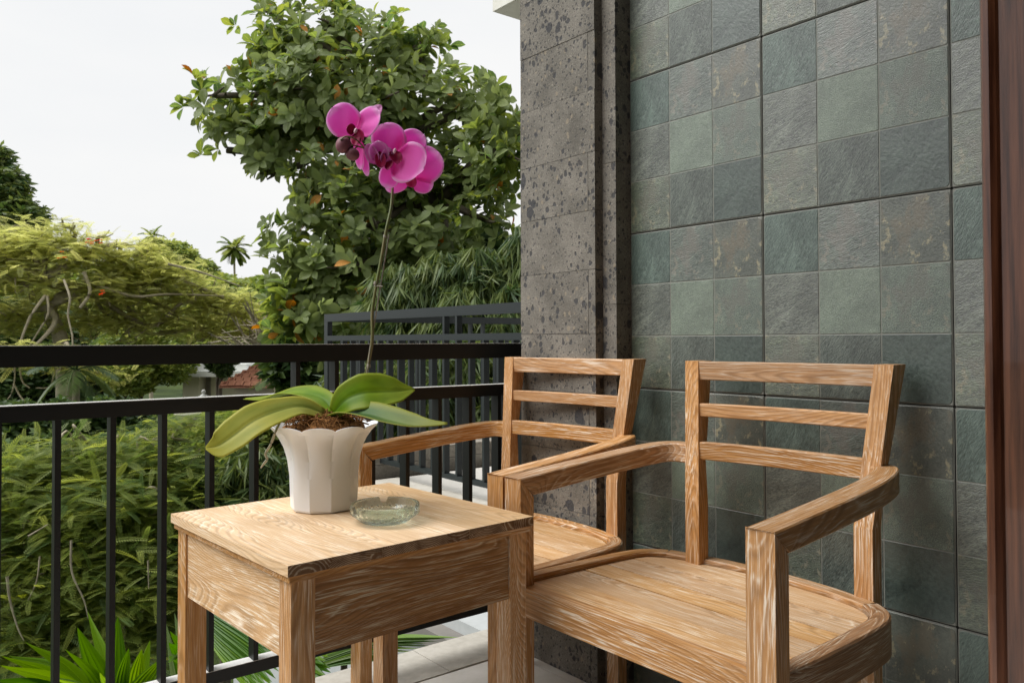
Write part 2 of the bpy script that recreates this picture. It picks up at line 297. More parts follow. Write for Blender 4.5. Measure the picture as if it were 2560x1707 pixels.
def mat_orchid_leaf(name, a, b, yel):
    k = M_(name, 0.42, 0.22)
    q = k.n('Attribute', attribute_name='q').outputs['Vector']; sp = k.n('SeparateXYZ'); k.l(q, sp.inputs[0])
    c = k.mix(k.ramp(k.noise(k.vec(q, (3, 1.2, 1)), 1.0, 3), 0.35, 0.65), a, b)
    edge = k.ramp(k.math('ABSOLUTE', sp.outputs[1]), 0.45, 1.0); tip = k.ramp(sp.outputs[0], 0.35, 1.0)
    c = k.mix(k.math('MULTIPLY', k.math('MAXIMUM', edge, tip), yel), c, (0.55, 0.52, 0.08))
    lines = k.noise(k.vec(q, (1, 40, 1)), 1.0, 2); c = k.mix(k.ramp(lines, 0.45, 0.7, 0, 0.15), c, (0.26, 0.36, 0.04))
    spk = k.noise(k.vec(q, (22, 6, 1)), 1.0, 4, 0.7); c = k.mix(k.ramp(spk, 0.64, 0.72, 0, 0.55), c, (0.22, 0.15, 0.05))
    c = k.mix(k.ramp(k.math('ABSOLUTE', sp.outputs[1]), 0.0, 0.09, 0.45, 0.0), c, (0.06, 0.13, 0.02))
    k.col(c); tr = k.n('BsdfTranslucent'); ms = k.n('MixShader'); ms.inputs[0].default_value = 0.42
    k.l(c, tr.inputs[0]); k.l(k.b.outputs[0], ms.inputs[1]); k.l(tr.outputs[0], ms.inputs[2]); k.l(ms.outputs[0], k.o.inputs[0]); return k.m
OL1 = mat_orchid_leaf('orchid_leaf_bright', (0.095, 0.215, 0.005), (0.20, 0.34, 0.008), 0.40)
OL2 = mat_orchid_leaf('orchid_leaf_dark', (0.05, 0.13, 0.045), (0.11, 0.21, 0.06), 0.6)
OL3 = mat_orchid_leaf('orchid_leaf_yellowing', (0.28, 0.34, 0.06), (0.46, 0.46, 0.09), 0.8)
def mat_petal(name, a, b, edge=(0.95, 0.66, 0.90), trans=0.62):
    k = M_(name, 0.5, 0.3)
    q = k.n('Attribute', attribute_name='q').outputs['Vector']; sp = k.n('SeparateXYZ'); k.l(q, sp.inputs[0])
    rad = k.ramp(sp.outputs[0], 0.0, 1.0); rim = k.ramp(sp.outputs[2], 0.80, 0.97)
    vein = k.noise(k.vec(q, (1.5, 26, 0)), 1.0, 2)
    c = k.mix(rad, b, a); c = k.mix(k.ramp(vein, 0.5, 0.75, 0, 0.30), c, b); c = k.mix(k.math('MULTIPLY', rim, 0.9), c, edge)
    k.col(c); tr = k.n('BsdfTranslucent'); ms = k.n('MixShader'); ms.inputs[0].default_value = trans
    k.l(c, tr.inputs[0]); k.l(k.b.outputs[0], ms.inputs[1]); k.l(tr.outputs[0], ms.inputs[2]); k.l(ms.outputs[0], k.o.inputs[0]); return k.m
PETAL = mat_petal('orchid_petal', (0.97, 0.27, 0.80), (0.91, 0.13, 0.62))
PETAL_P = mat_petal('orchid_petal_mauve', (0.80, 0.32, 0.70), (0.66, 0.14, 0.48), (0.75, 0.45, 0.68))
LIP = mat_petal('orchid_lip', (0.45, 0.01, 0.09), (0.30, 0.005, 0.05), (0.5, 0.05, 0.2), 0.3)
BUDM = mat_petal('orchid_bud', (0.13, 0.035, 0.06), (0.20, 0.07, 0.09), (0.13, 0.035, 0.06), 0.08)
k = M_('orchid_column', 0.4); k.col((0.75, 0.45, 0.55)); COLUMN = k.m

# ------------------------------------------------------------------ helpers
def tag(o, label=None, cat=None, group=None, kind=None):
    if label: o['label'] = label
    if cat: o['category'] = cat
    if group: o['group'] = group
    if kind: o['kind'] = kind
    return o
def empty(name, loc=(0, 0, 0), rz=0.0):
    o = bpy.data.objects.new(name, None); COL.objects.link(o); o.location = loc; o.rotation_euler = (0, 0, rz); o.empty_display_size = 0.05
    return o
def link(name, me, mat=None, parent=None, loc=None, rot=None):
    if mat is not None and not me.materials: me.materials.append(mat)
    o = bpy.data.objects.new(name, me); COL.objects.link(o)
    if parent is not None: o.parent = parent
    if loc is not None: o.location = loc
    if rot is not None: o.rotation_euler = rot
    return o
def setattrs(me, g=None, t=None, q=None):
    n = len(me.vertices)
    if g is not None:
        a = me.attributes.new('g', 'FLOAT_VECTOR', 'POINT'); a.data.foreach_set('vector', np.asarray(g, np.float32).ravel())
    if q is not None:
        a = me.attributes.new('q', 'FLOAT_VECTOR', 'POINT'); a.data.foreach_set('vector', np.asarray(q, np.float32).ravel())
    if t is not None:
        a = me.attributes.new('t', 'FLOAT', 'POINT'); a.data.foreach_set('value', np.broadcast_to(np.asarray(t, np.float32), (n,)).copy())
def npmesh(name, V, Fq, smooth=False, **attrs):
    """mesh from numpy vertices and an (n,4) or (n,3) face array"""
    V = np.asarray(V, np.float32); Fq = np.asarray(Fq, np.int32); me = bpy.data.meshes.new(name)
    me.vertices.add(len(V)); me.vertices.foreach_set('co', V.ravel())
    k = Fq.shape[1]; me.loops.add(Fq.size); me.loops.foreach_set('vertex_index', Fq.ravel())
    me.polygons.add(len(Fq)); me.polygons.foreach_set('loop_start', np.arange(0, Fq.size, k, dtype=np.int32))
    me.update(calc_edges=True)
    me.polygons.foreach_set('use_smooth', np.full(len(Fq), smooth)); setattrs(me, **attrs); return me
def gridfaces(nu, nv, closed_v=False):
    f = []
    for i in range(nu-1):
        for j in range(nv if closed_v else nv-1):
            j2 = (j+1) % nv; f.append((i*nv+j, i*nv+j2, (i+1)*nv+j2, (i+1)*nv+j))
    return f
def bmfinish(name, bm, mat, parent, axis=None, bev=0.0, smooth=False, loc=None, rot=None):
    if bev > 0:
        es = [e for e in bm.edges if len(e.link_faces) == 2 and e.calc_face_angle(0) > 0.5]
        bmesh.ops.bevel(bm, geom=es, offset=bev, segments=2 if bev > 0.0015 else 1, affect='EDGES', profile=0.6)
    bmesh.ops.recalc_face_normals(bm, faces=bm.faces)
    me = bpy.data.meshes.new(name); bm.to_mesh(me); bm.free()
    if axis is not None:
        co = np.empty(len(me.vertices)*3, np.float32); me.vertices.foreach_get('co', co); co = co.reshape(-1, 3)
        o = [axis]+[i for i in range(3) if i != axis]; setattrs(me, g=co[:, o])
    if smooth: me.polygons.foreach_set('use_smooth', np.ones(len(me.polygons), bool))
    return link(name, me, mat, parent, loc, rot)
def bmbox(bm, a, b):
    vs = [bm.verts.new((x, y, z)) for x in (a[0], b[0]) for y in (a[1], b[1]) for z in (a[2], b[2])]
    for f in ((0, 1, 3, 2), (4, 6, 7, 5), (0, 4, 5, 1), (2, 3, 7, 6), (0, 2, 6, 4), (1, 5, 7, 3)): bm.faces.new([vs[i] for i in f])
def box(name, a, b, mat, parent=None, axis=None, bev=0.002, loc=None, rot=None):
    bm = bmesh.new(); bmbox(bm, a, b); return bmfinish(name, bm, mat, parent, axis, bev, loc=loc, rot=rot)
def prism(name, poly, y0, y1, mat, parent, axis=2, bev=0.002, plane='xz', shear=None):
    """polygon in the x-z (or x-y) plane extruded along the third axis"""
    bm = bmesh.new(); A = []; B = []
    for (p, q) in poly:
        if plane == 'xz':
            A.append(bm.verts.new((p, y0, q))); B.append(bm.verts.new((p, y1, q)))
        else:
            A.append(bm.verts.new((p, q, y0))); B.append(bm.verts.new((p, q, y1)))
    if shear:
        for v in A+B: v.co = Vector(shear(v.co))
    bm.faces.new(A); bm.faces.new(B[::-1]); n = len(poly)
    for i in range(n): bm.faces.new((A[i], B[i], B[(i+1) % n], A[(i+1) % n]))
    return bmfinish(name, bm, mat, parent, axis, bev)
def sweep(name, path, w, h, mat, parent, c=0.004, shear0=0.0, shear1=0.0, smooth=False, up=(0, 0, 1)):
    """rounded-rectangle board bent along a path; grain follows the path"""
    P = [Vector(p) for p in path]; n = len(P); up = Vector(up); V = []; G = []; L_ = 0.0
    W_ = w if hasattr(w, '__len__') else [w]*n; H_ = h if hasattr(h, '__len__') else [h]*n
    for i in range(n):
        t = (P[min(i+1, n-1)]-P[max(i-1, 0)]).normalized(); s = t.cross(up).normalized(); u = s.cross(t).normalized()
        if i: L_ += (P[i]-P[i-1]).length
        a, b = W_[i]/2, H_[i]/2
        for (x, y) in ((-a+c, -b), (a-c, -b), (a, -b+c), (a, b-c), (a-c, b), (-a+c, b), (-a, b-c), (-a, -b+c)):
            sh = 0.0
            if i == 0 and y < 0: sh = shear0
            if i == n-1 and y < 0: sh = -shear1
            V.append(P[i]+s*x+u*y+t*sh); G.append((L_, x, y))
    f = gridfaces(n, 8, True)
    me = bpy.data.meshes.new(name); me.from_pydata([tuple(v) for v in V], [], f+[tuple(range(8))[::-1], tuple(range((n-1)*8, n*8))])
    setattrs(me, g=G)
    bm = bmesh.new(); bm.from_mesh(me); bmesh.ops.recalc_face_normals(bm, faces=bm.faces); bm.to_mesh(me); bm.free()
    if smooth: me.polygons.foreach_set('use_smooth', np.ones(len(me.polygons), bool)); me.set_sharp_from_angle(angle=R(35))
    return link(name, me, mat, parent)
def smoothpath(pts, n=24):
    """Catmull-Rom through the points"""
    P = [np.array(p, float) for p in pts]; P = [2*P[0]-P[1]]+P+[2*P[-1]-P[-2]]; out = []
    segs = len(P)-3; per = max(2, n//segs)
    for i in range(segs):
        p0, p1, p2, p3 = P[i:i+4]
        for k_ in range(per):
            t = k_/per; out.append(0.5*((2*p1)+(-p0+p2)*t+(2*p0-5*p1+4*p2-p3)*t*t+(-p0+3*p1-3*p2+p3)*t**3))
    out.append(P[-2]); return np.array(out)
def tubegeo(path, radii, sides=8):
    P = np.asarray(path, float); n = len(P); rad = np.interp(np.linspace(0, 1, n), np.linspace(0, 1, len(radii)), radii)
    V = []
    for i in range(n):
        t = P[min(i+1, n-1)]-P[max(i-1, 0)]; t /= (np.linalg.norm(t)+1e-9)
        a = np.cross(t, (0.13, 0.31, 0.94) if abs(t[2]) < 0.9 else (1, 0, 0)); a /= np.linalg.norm(a)+1e-9; b = np.cross(t, a)
        th = np.arange(sides)*2*math.pi/sides
        V.append(P[i]+rad[i]*(np.cos(th)[:, None]*a+np.sin(th)[:, None]*b))
    return np.concatenate(V), np.array(gridfaces(n, sides, True))
def joingeo(parts):
    V = []; Fq = []; o = 0
    for v, f in parts: V.append(v); Fq.append(np.asarray(f)+o); o += len(v)
    return np.concatenate(V), np.concatenate(Fq)
def tube(name, path, radii, mat, parent=None, sides=8):
    v, f = tubegeo(path, radii, sides); return link(name, npmesh(name, v, f, True), mat, parent)
def ellipsoid(name, c, r, mat, parent, rot=None, seg=16):
    bm = bmesh.new(); bmesh.ops.create_uvsphere(bm, u_segments=seg, v_segments=seg//2+2, radius=1.0)
    for v in bm.verts: v.co = Vector((v.co.x*r[0], v.co.y*r[1], v.co.z*r[2]))
    me = bpy.data.meshes.new(name); bm.to_mesh(me); bm.free(); me.polygons.foreach_set('use_smooth', np.ones(len(me.polygons), bool))
    n = len(me.vertices); setattrs(me, q=np.zeros((n, 3)))
    o = link(name, me, mat, parent, c); 
    if rot is not None: o.rotation_euler = rot
    return o

# ---- leaf prototypes: vertices, quads, q coordinates (along, across)
def proto_leaf(Lg=0.25, Wd=0.13, rows=5, peak=0.62, droop=0.25, fold=0.25, stalk=0.08):
    V = []; Q = []
    for i in range(rows+1):
        t = i/rows; x = stalk*Lg+t*Lg
        w = Wd/2*max(0.06, math.sin(math.pi*min(1, t**(math.log(0.5)/math.log(peak))))**0.75)
        if i == rows: w = Wd*0.02
        z = -droop*Lg*t*t
        for s in (-1, 0, 1): V.append((x, s*w, z+abs(s)*fold*w)); Q.append((t, s, 0))
    return np.array(V), np.array(gridfaces(rows+1, 3)), np.array(Q)
def proto_frond(Lg=0.40, pairs=11, pl=0.085, pw=0.017, droop=0.18, ang=62):
    V = []; Fq = []; Q = []
    def kite(p, d, l, w, up):
        d = d/np.linalg.norm(d); s = np.cross(up, d); s /= np.linalg.norm(s); b = len(V)
        V.extend([p, p+d*l*0.5+s*w/2, p+d*l, p+d*l*0.5-s*w/2]); Q.extend([(0, 0, 0), (.5, 1, 0), (1, 0, 0), (.5, -1, 0)]); Fq.append((b, b+1, b+2, b+3))
    for i in range(pairs):
        t = (i+1)/pairs; p = np.array((0.12*Lg+t*Lg*0.88, 0, -droop*Lg*t*t)); l = pl*math.sin(math.pi*(0.18+0.72*t))**0.6
        for s in (-1, 1):
            a = R(ang-25*t); kite(p, np.array((math.cos(a), s*math.sin(a), -0.12)), l, pw, np.array((0, 0, 1.0)))
    kite(np.array((0, 0, 0.0)), np.array((1, 0, -droop*0.6)), Lg, 0.006, np.array((0, 0, 1.0)))
    return np.array(V), np.array(Fq), np.array(Q)
def proto_tuft(n=6, l=0.16, w=0.022, spread=0.9, hang=0.6, seed=1):
    r_ = np.random.default_rng(seed); V = []; Fq = []; Q = []
    for i in range(n):
        a = i*2.4+r_.uniform(-.3, .3); e = r_.uniform(0.2, spread)
        d = np.array((math.cos(a)*e, math.sin(a)*e, -hang+r_.uniform(-.25, .25))); d /= np.linalg.norm(d)
        s = np.cross(d, r_.normal(size=3)); s /= np.linalg.norm(s); ll = l*r_.uniform(.7, 1.2); b = len(V)
        V.extend([np.zeros(3), d*ll*.45+s*w/2, d*ll, d*ll*.45-s*w/2]); Q.extend([(0, 0, 0), (.5, 1, 0), (1, 0, 0), (.5, -1, 0)]); Fq.append((b, b+1, b+2, b+3))
    return np.array(V), np.array(Fq), np.array(Q)

def frames(X, U):
    """rotation matrices with local x along X and local z close to U"""
    X = X/np.linalg.norm(X, axis=1, keepdims=True); Y = np.cross(U, X); Y /= (np.linalg.norm(Y, axis=1, keepdims=True)+1e-9); Z = np.cross(X, Y)
    return np.stack([X, Y, Z], axis=2)
EYEP = np.array((0, 0, EYE))
def scatter(parent, proto, mat, P, Rm, sc, piece='leaf', rest='foliage', nind=0, rest_kind=None, second=None):
    """leaves at P with frames Rm and scale sc: the nearest nind as objects, the others in one mesh"""
    V, Fq, Q = proto; order = np.argsort(np.linalg.norm(P-EYEP, axis=1)); P, Rm, sc = P[order], Rm[order], sc[order]
    if nind:
        me = npmesh(piece, V, Fq, True, q=Q, t=0.0); me.materials.append(mat)
        me2 = None
        if second is not None:
            me2 = me.copy(); me2.materials.clear(); me2.materials.append(second)
        for i in range(min(nind, len(P))):
            o = bpy.data.objects.new(piece, me2 if (me2 is not None and rng.random() < 0.02) else me); COL.objects.link(o); o.parent = parent
            m = Matrix.Identity(4)
            for a in range(3):
                for b in range(3): m[a][b] = Rm[i, a, b]*sc[i]
                m[a][3] = P[i, a]
            o.matrix_basis = parent_inv[parent.name] @ m if parent.name in parent_inv else m
    P, Rm, sc = P[nind:], Rm[nind:], sc[nind:]
    if len(P) == 0: return None
    n = len(P); A = np.einsum('nij,vj->nvi', Rm, V)*sc[:, None, None]+P[:, None, :]
    FF = Fq[None]+(np.arange(n)*len(V))[:, None, None]; t = np.repeat(rng.random(n), len(V))
    me = npmesh(rest, A.reshape(-1, 3), FF.reshape(-1, Fq.shape[1]), True, q=np.tile(Q, (n, 1)), t=t)
    me.materials.append(mat)
    if second is not None:
        me.materials.append(second); mi = np.repeat((rng.random(n) < 0.015).astype(np.int32), len(Fq)); me.polygons.foreach_set('material_index', mi)
    o = link(rest, me, None, parent)
    if parent is not None and parent.name in parent_inv: o.matrix_basis = parent_inv[parent.name]
    if rest_kind: o['kind'] = rest_kind
    return o
parent_inv = {}
def tree_root(name, loc, label, cat, group=None):
    o = empty(name, loc); parent_inv[o.name] = Matrix.Translation(-Vector(loc)); tag(o, label, cat, group); return o
def inblobs(B, n, shell=0.45, flat=1.0, weights=None):
    """points in spheres (x,y,z,r), denser towards each surface; returns points and outward directions"""
    B = np.array(B, float); w = B[:, 3]**2 if weights is None else np.array(weights, float); w /= w.sum()
    k_ = rng.choice(len(B), n, p=w); d = rng.normal(size=(n, 3)); d /= np.linalg.norm(d, axis=1, keepdims=True)
    r_ = (rng.random(n)**shell)[:, None]*B[k_, 3][:, None]; P = B[k_, :3]+d*r_*np.array((1, 1, flat)); return P, d
def limbs(root_pt, forks, B, r0, r1=0.02, n=10, wig=0.06, sides=7, extra=()):
    """trunk geometry: a stem through forks, then a limb to every blob"""
    parts = [tubegeo(smoothpath([root_pt]+list(forks), 16), [r0, r0*0.8, r0*0.6], 10)]; tips = []
    for b in B:
        f = forks[min(range(len(forks)), key=lambda i: np.linalg.norm(np.array(forks[i])-np.array(b[:3])))]
        f = np.array(f); e = np.array(b[:3]); mid = (f+e)/2+np.array((0, 0, 0.12))*np.linalg.norm(e-f)+rng.normal(size=3)*wig*np.linalg.norm(e-f)
        mid2 = (mid+e)/2+rng.normal(size=3)*wig*np.linalg.norm(e-f)
        parts.append(tubegeo(smoothpath([f, mid, mid2, e], n*2), [r0*0.42, r1], sides))
        for _ in range(3):
            a = mid2+(e-mid2)*rng.random(); q = e+rng.normal(size=3)*b[3]*0.5*np.array((1, 1, .35))
            parts.append(tubegeo(smoothpath([a, (a+q)/2+rng.normal(size=3)*0.08*b[3], q], 8), [r1*1.2, r1*0.35], 5))
    for p in extra: parts.append(tubegeo(smoothpath(p[0], 14), p[1], 6))
    return joingeo(parts)
def wood_part(parent, geo, mat, name='trunk'):
    o = link(name, npmesh(name, geo[0], geo[1], True), mat, parent)
    if parent.name in parent_inv: o.matrix_basis = parent_inv[parent.name]
    return o

# ------------------------------------------------------------------ the setting: ground, floor, kerb, room
GZ = -3.1
bm = bmesh.new(); n_ = 44
vs = [[bm.verts.new((-160+i*320/n_, -40+j*320/n_, GZ+0.35*math.sin(i*1.7)*math.cos(j*1.3)*(1 if j > 7 else 0))) for j in range(n_+1)] for i in range(n_+1)]
for i in range(n_):
    for j in range(n_): bm.faces.new((vs[i][j], vs[i+1][j], vs[i+1][j+1], vs[i][j+1]))
tag(bmfinish('ground', bm, GRASS, None), kind='structure')

balc = empty('balcony_floor'); tag(balc, kind='structure')
box('slab', (-3.2, -3.0, -0.30), (1.95, 1.937, -0.012), CONC, balc, bev=0.003)
xs = [-3.19, -2.47, -1.87, -1.27, -0.67, -0.07, 0.53, 1.13, 1.53, 1.66]; ys = [-0.98, -0.38, 0.22, 0.82, 1.36, 1.934]
for i in range(len(xs)-1):
    for j in range(len(ys)-1):
        box('floor_tile', (xs[i]+.0012, ys[j]+.0012, -0.0115), (xs[i+1]-.0012, ys[j+1]-.0012, 0.0), FLOOR, balc, bev=0.001)
kerb = empty('kerb'); tag(kerb, kind='structure')
for i in range(9):
    x1 = 1.9 if i == 0 else 1.305-(i-1)*0.6; x0 = 1.305-i*0.6
    box('kerb_stone', (x0+.001, 1.9395, -0.28), (x1-.001, 2.143, 0.002-0.001*(i % 2)), KERB, kerb, bev=0.004)
box('room_floor', (-3.2, -4.2, -0.2), (1.95, -0.985, -0.002), FLOOR, None, bev=0); bpy.context.view_layer.update()
tag(bpy.data.objects['room_floor'], kind='structure')

room = empty('room_wall'); tag(room, kind='structure')   # the doorway the camera stands in, and the room behind it
box('wall_panel', (1.02, 0.16, 0.0), (1.95, 0.34, 3.0), PLASTER, room, bev=0)
box('wall_panel', (-3.2, 0.16, 0.0), (-1.45, 0.34, 3.0), PLASTER, room, bev=0)
box('wall_panel', (-9.0, 0.16, -3.4), (-3.352, 0.34, 6.2), PLASTER, room, bev=0)  # unseen stretch of facade added to block sky light from the left
box('wall_panel', (-1.45, 0.16, 2.35), (1.02, 0.34, 3.0), PLASTER, room, bev=0)
box('wall_panel', (1.95, -4.2, 0.0), (2.1, 0.34, 3.0), PLASTER, room, bev=0)
box('wall_panel', (-3.35, -4.2, 0.0), (-3.2, 0.34, 3.0), PLASTER, room, bev=0)
box('wall_panel', (-3.35, -4.35, 0.0), (2.1, -4.2, 3.0), PLASTER, room, bev=0)
roof = empty('roof_slab'); tag(roof, kind='structure')
box('slab', (-3.4, -4.4, 3.03), (2.3, 1.2, 3.22), CONC, roof, bev=0.01)
for i in range(36): box('ceiling_board', (-3.4+i*.158, -4.4, 3.004), (-3.4+i*.158+.155, 1.18, 3.029), CEIL, roof, bev=0.003)  # unseen dark boards added under the roof to cut bounced light
storey = empty('added_upper_storey'); tag(storey, kind='structure')  # unseen storey added to block the sky behind the camera
box('wall_panel', (-3.2, 0.16, 3.22), (2.1, 0.34, 6.2), WHITEW, storey, bev=0.01)

# ------------------------------------------------------------------ slate-tiled wall
wall = empty('tiled_wall', (1.65, 0.9, 0)); tag(wall, 'wall clad in green and grey slate-look square tiles behind the armchairs', 'wall')
TS = 0.4258
def in_wall(o): return o
box('wall_core', (1.6515-1.65, 0.345-0.9, 0.0), (1.95-1.65, 1.93-0.9, 3.0), GROUT, wall, bev=0)
SQ = {}
def square_mesh(r_, c_):
    """one printed slate square: 5 mm thick with eased edges, tile-corner squares rounded at the outer corner"""
    cell = (TS-0.0046)/3; h = cell/2-0.0010; pts = []
    corners = [(-1, -1), (1, -1), (1, 1), (-1, 1)]      # (toward -Y / +Y, z)
    for (sy, sz) in corners:
        outer = (c_ == 0 and sy > 0 or c_ == 2 and sy < 0) and (r_ == 0 and sz > 0 or r_ == 2 and sz < 0)
        rad = 0.009 if outer else 0.0015; st = 5 if outer else 2
        cx_, cz_ = sy*(h-rad), sz*(h-rad); a0 = math.atan2(sz, sy)-math.pi/4
        for k_ in range(st): a = a0+k_*(math.pi/2)/(st-1); pts.append((cx_+rad*math.cos(a), cz_+rad*math.sin(a)))
    bm = bmesh.new(); A = [bm.verts.new((0, y, z)) for y, z in pts]; B = [bm.verts.new((-0.0005, y*0.996, z*0.996)) for y, z in pts]
    B2 = [bm.verts.new((-0.0011, y*0.985, z*0.985)) for y, z in pts]; n = len(pts)
    for i in range(n):
        j = (i+1) % n; bm.faces.new((A[i], A[j], B[j], B[i])); bm.faces.new((B[i], B[j], B2[j], B2[i]))
    bm.faces.new(B2); bmesh.ops.recalc_face_normals(bm, faces=bm.faces)
    me = bpy.data.meshes.new('slate_square'); bm.to_mesh(me); bm.free(); me.materials.append(SL[r_][c_]); return me
for r_ in range(3):
    for c_ in range(3): SQ[r_, c_] = square_mesh(r_, c_)
bm = bmesh.new(); bmbox(bm, (-0.0045, -TS/2+.0012, -TS/2+.0012), (0.0, TS/2-.0012, TS/2-.0012))
for e in bm.edges: pass
bmesh.ops.bevel(bm, geom=[e for e in bm.edges], offset=0.0016, segments=2, affect='EDGES')
base_me = bpy.data.meshes.new('tile'); bm.to_mesh(base_me); bm.free(); base_me.materials.append(TILE_EDGE)
cell = (TS-0.0046)/3
for ci, y1 in enumerate((1.119+TS, 1.119, 1.119-TS)):
    for ri in range(-3, 5):
        z1 = 1.671-ri*TS; yc = y1-TS/2; zc = z1-TS/2
        if zc > 3.0: continue
        t_ = link('tile', base_me, None, wall, (0.0005+rng.normal()*0.0003, yc-0.9, zc))
        for r_ in range(3):
            for c_ in range(3):
                link('slate_square', SQ[r_, c_], None, t_, (-0.0043, (1-c_)*cell, (1-r_)*cell))

# ------------------------------------------------------------------ lava stone pillar
pil = empty('stone_pillar', (1.6, 1.75, 0)); tag(pil, 'dark pitted lava stone pillar where the tiled wall meets the railing', 'pillar')
def pb(n, a, b): 
    o = box(n, (a[0]-1.6, a[1]-1.75, a[2]), (b[0]-1.6, b[1]-1.75, b[2]), LAVA, pil, bev=0.0022); return o
zA = [0.0, 0.135, 0.300, 0.466, 0.635, 0.803, 0.970, 1.148, 1.313, 1.476, 1.649, 1.815, 1.985, 2.155, 2.325, 2.50, 2.67, 2.84, 3.0]
for i in range(len(zA)-1):
    z0, z1 = zA[i]+.0006, zA[i+1]-.0006; j = rng.normal()*0.0006
    if i % 2 == 0 or i == 3:
        pb('stone_block', (1.56+j, 1.6245, z0), (1.72, 1.923, z1)); pb('stone_block', (1.5605+j, 1.597, z0), (1.72, 1.6235, z1))
    else: pb('stone_block', (1.56+j, 1.597, z0), (1.72, 1.923, z1))
zB = [0.0, 0.27, 0.65, 1.05, 1.441, 1.809, 2.19, 2.6, 3.0]
for i in range(len(zB)-1): pb('stone_strip', (1.589, 1.545, zB[i]+.0006), (1.70, 1.5962, zB[i+1]-.0006))
pb('pillar_core', (1.87, 1.94, 0), (2.1, 2.25, 3.0))

# ------------------------------------------------------------------ railings
def railing_bar(name, a, b, mat, par): return box(name, a, b, mat, par, bev=0.0012)
rail = empty('balcony_railing', (0.3, 2.03, 0)); tag(rail, 'black metal railing in front of the garden behind the side table', 'railing')
def rb(n, a, b, m=BLACK): return railing_bar(n, (a[0]-.3, a[1]-2.03, a[2]), (b[0]-.3, b[1]-2.03, b[2]), m, rail)
for z_ in (.9416, .8118, .1355): rb('rail_highlight', (-3.19, 2.0306, z_), (1.867, 2.0654, z_+.0012), RAIL_HL)  # thin added strips, the highlight on the black rails as colour
rb('top_rail', (-3.2, 2.03, 0.896), (1.868, 2.066, 0.9414)); rb('middle_rail', (-3.2, 2.03, 0.777), (1.868, 2.066, 0.8116)); rb('bottom_rail', (-3.2, 2.03, 0.105), (1.868, 2.066, 0.1353))
for k_ in range(-31, 13):
    x = 0.315+0.11235*k_; rb('baluster', (x, 2.0302, 0.1369), (x+.0125, 2.0658, 0.7768))
    if k_ in (5, 6, -12, -13, -30): rb('upright', (x, 2.0302, 0.8132), (x+.0125, 2.0655, 0.8958))
for x in (-3.15, -1.10): rb('foot', (x, 2.031, 0.002), (x+.03, 2.065, 0.1048))

rail2 = empty('terrace_railing', (2.83, 4.0, 0)); tag(rail2, 'grey green painted metal railing round the next terrace beyond the pillar', 'railing')
def r2(n, a, b): return railing_bar(n, (a[0]-2.83, a[1]-4, a[2]), (b[0]-2.83, b[1]-4, b[2]), GREYP, rail2)
Xr = 2.809; Ye = 5.958
r2('top_rail', (Xr, 0.4, 1.106), (Xr+.042, Ye, 1.166)); r2('middle_rail', (Xr, 0.4, 0.955), (Xr+.042, Ye-.06, 0.995)); r2('bottom_rail', (Xr, 0.4, 0.09), (Xr+.042, Ye-.06, 0.12))
r2('corner_post', (Xr, Ye-.06, 0.0), (Xr+.042, Ye, 1.1055))
yb = 5.657
while yb > 0.6:
    r2('baluster', (Xr+.001, yb-.02, 0.1205), (Xr+.041, yb, 0.9545)); yb -= 0.1403
for y in (4.254, 4.114, 1.45, 1.31): r2('upright', (Xr+.001, y-.022, 0.9955), (Xr+.041, y, 1.1055))
r2('top_rail', (Xr+.043, Ye-.042, 1.106), (7.2, Ye, 1.166)); r2('middle_rail', (Xr+.043, Ye-.042, 0.955), (7.2, Ye, 0.995)); r2('bottom_rail', (Xr+.043, Ye-.042, 0.09), (7.2, Ye, 0.12))
for i in range(30): r2('baluster', (Xr+.14+i*.1403, Ye-.041, 0.1205), (Xr+.16+i*.1403, Ye-.001, 0.9545))
for i in (9, 10, 22, 23): r2('upright', (Xr+.14+i*.1403, Ye-.041, 0.9955), (Xr+.162+i*.1403, Ye-.001, 1.1055))

# ------------------------------------------------------------------ neighbouring terrace
ter = empty('terrace'); tag(ter, kind='structure')
box('slab', (2.87, -0.5, -0.30), (7.4, 4.9, -0.012), CONC, ter, bev=0.003)
for i in range(8):
    for j in range(9):
        box('floor_tile', (2.872+i*.6, 4.898-(j+1)*.6, -0.0115), (2.872+i*.6+.597, 4.898-j*.6-.003, 0.0), FLOOR, ter, bev=0.001)
for i in range(9): box('kerb_stone', (2.62, 4.9-(i+1)*.6+.0015, -0.3), (2.868, 4.9-i*.6-.0015, 0.003-0.001*(i % 2)), KERB, ter, bev=0.004)
box('planter_soil', (2.62, 4.902, -0.3), (7.4, 6.0, -0.02), SOIL, ter, bev=0)
lw = empty('low_garden_wall', (2.9, 5.05, 0)); tag(lw, 'low rough stone planter wall at the end of the next terrace', 'wall')
x = -0.2
while x < 4.2:
    w_ = rng.uniform(0.22, 0.42)
    for c_ in range(2):
        box('stone', (x+c_*.06+.003, rng.uniform(-.01, .01), -0.018+c_*.095), (x+c_*.06+w_-.003, 0.16, 0.074+c_*.095), STONEG, lw, bev=0.008)
    x += w_
lowb = empty('lower_wall', (2.0, 2.4, -1.0)); tag(lowb, 'pale lower storey wall glimpsed under the side table beyond the kerb', 'wall')
c1 = (1.897,2.671,-0.199)
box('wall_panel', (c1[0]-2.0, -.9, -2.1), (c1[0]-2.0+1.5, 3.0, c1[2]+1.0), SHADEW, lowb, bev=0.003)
box('ledge', (c1[0]-2.0-.085, -.9, c1[2]+1.0-.12), (c1[0]-2.0-.002, 3.0, c1[2]+1.0-.05), GREYD, lowb, bev=0.003)
nb = empty('unseen_blocking_wall'); tag(nb, kind='structure')  # unseen wall added to keep light off the terrace railing's near sides
box('wall_panel', (2.12, -0.75, -3.0), (8.5, -0.55, 6.2), PLASTER, nb, bev=0.01)
eave = empty('eave_slab'); tag(eave, kind='structure')
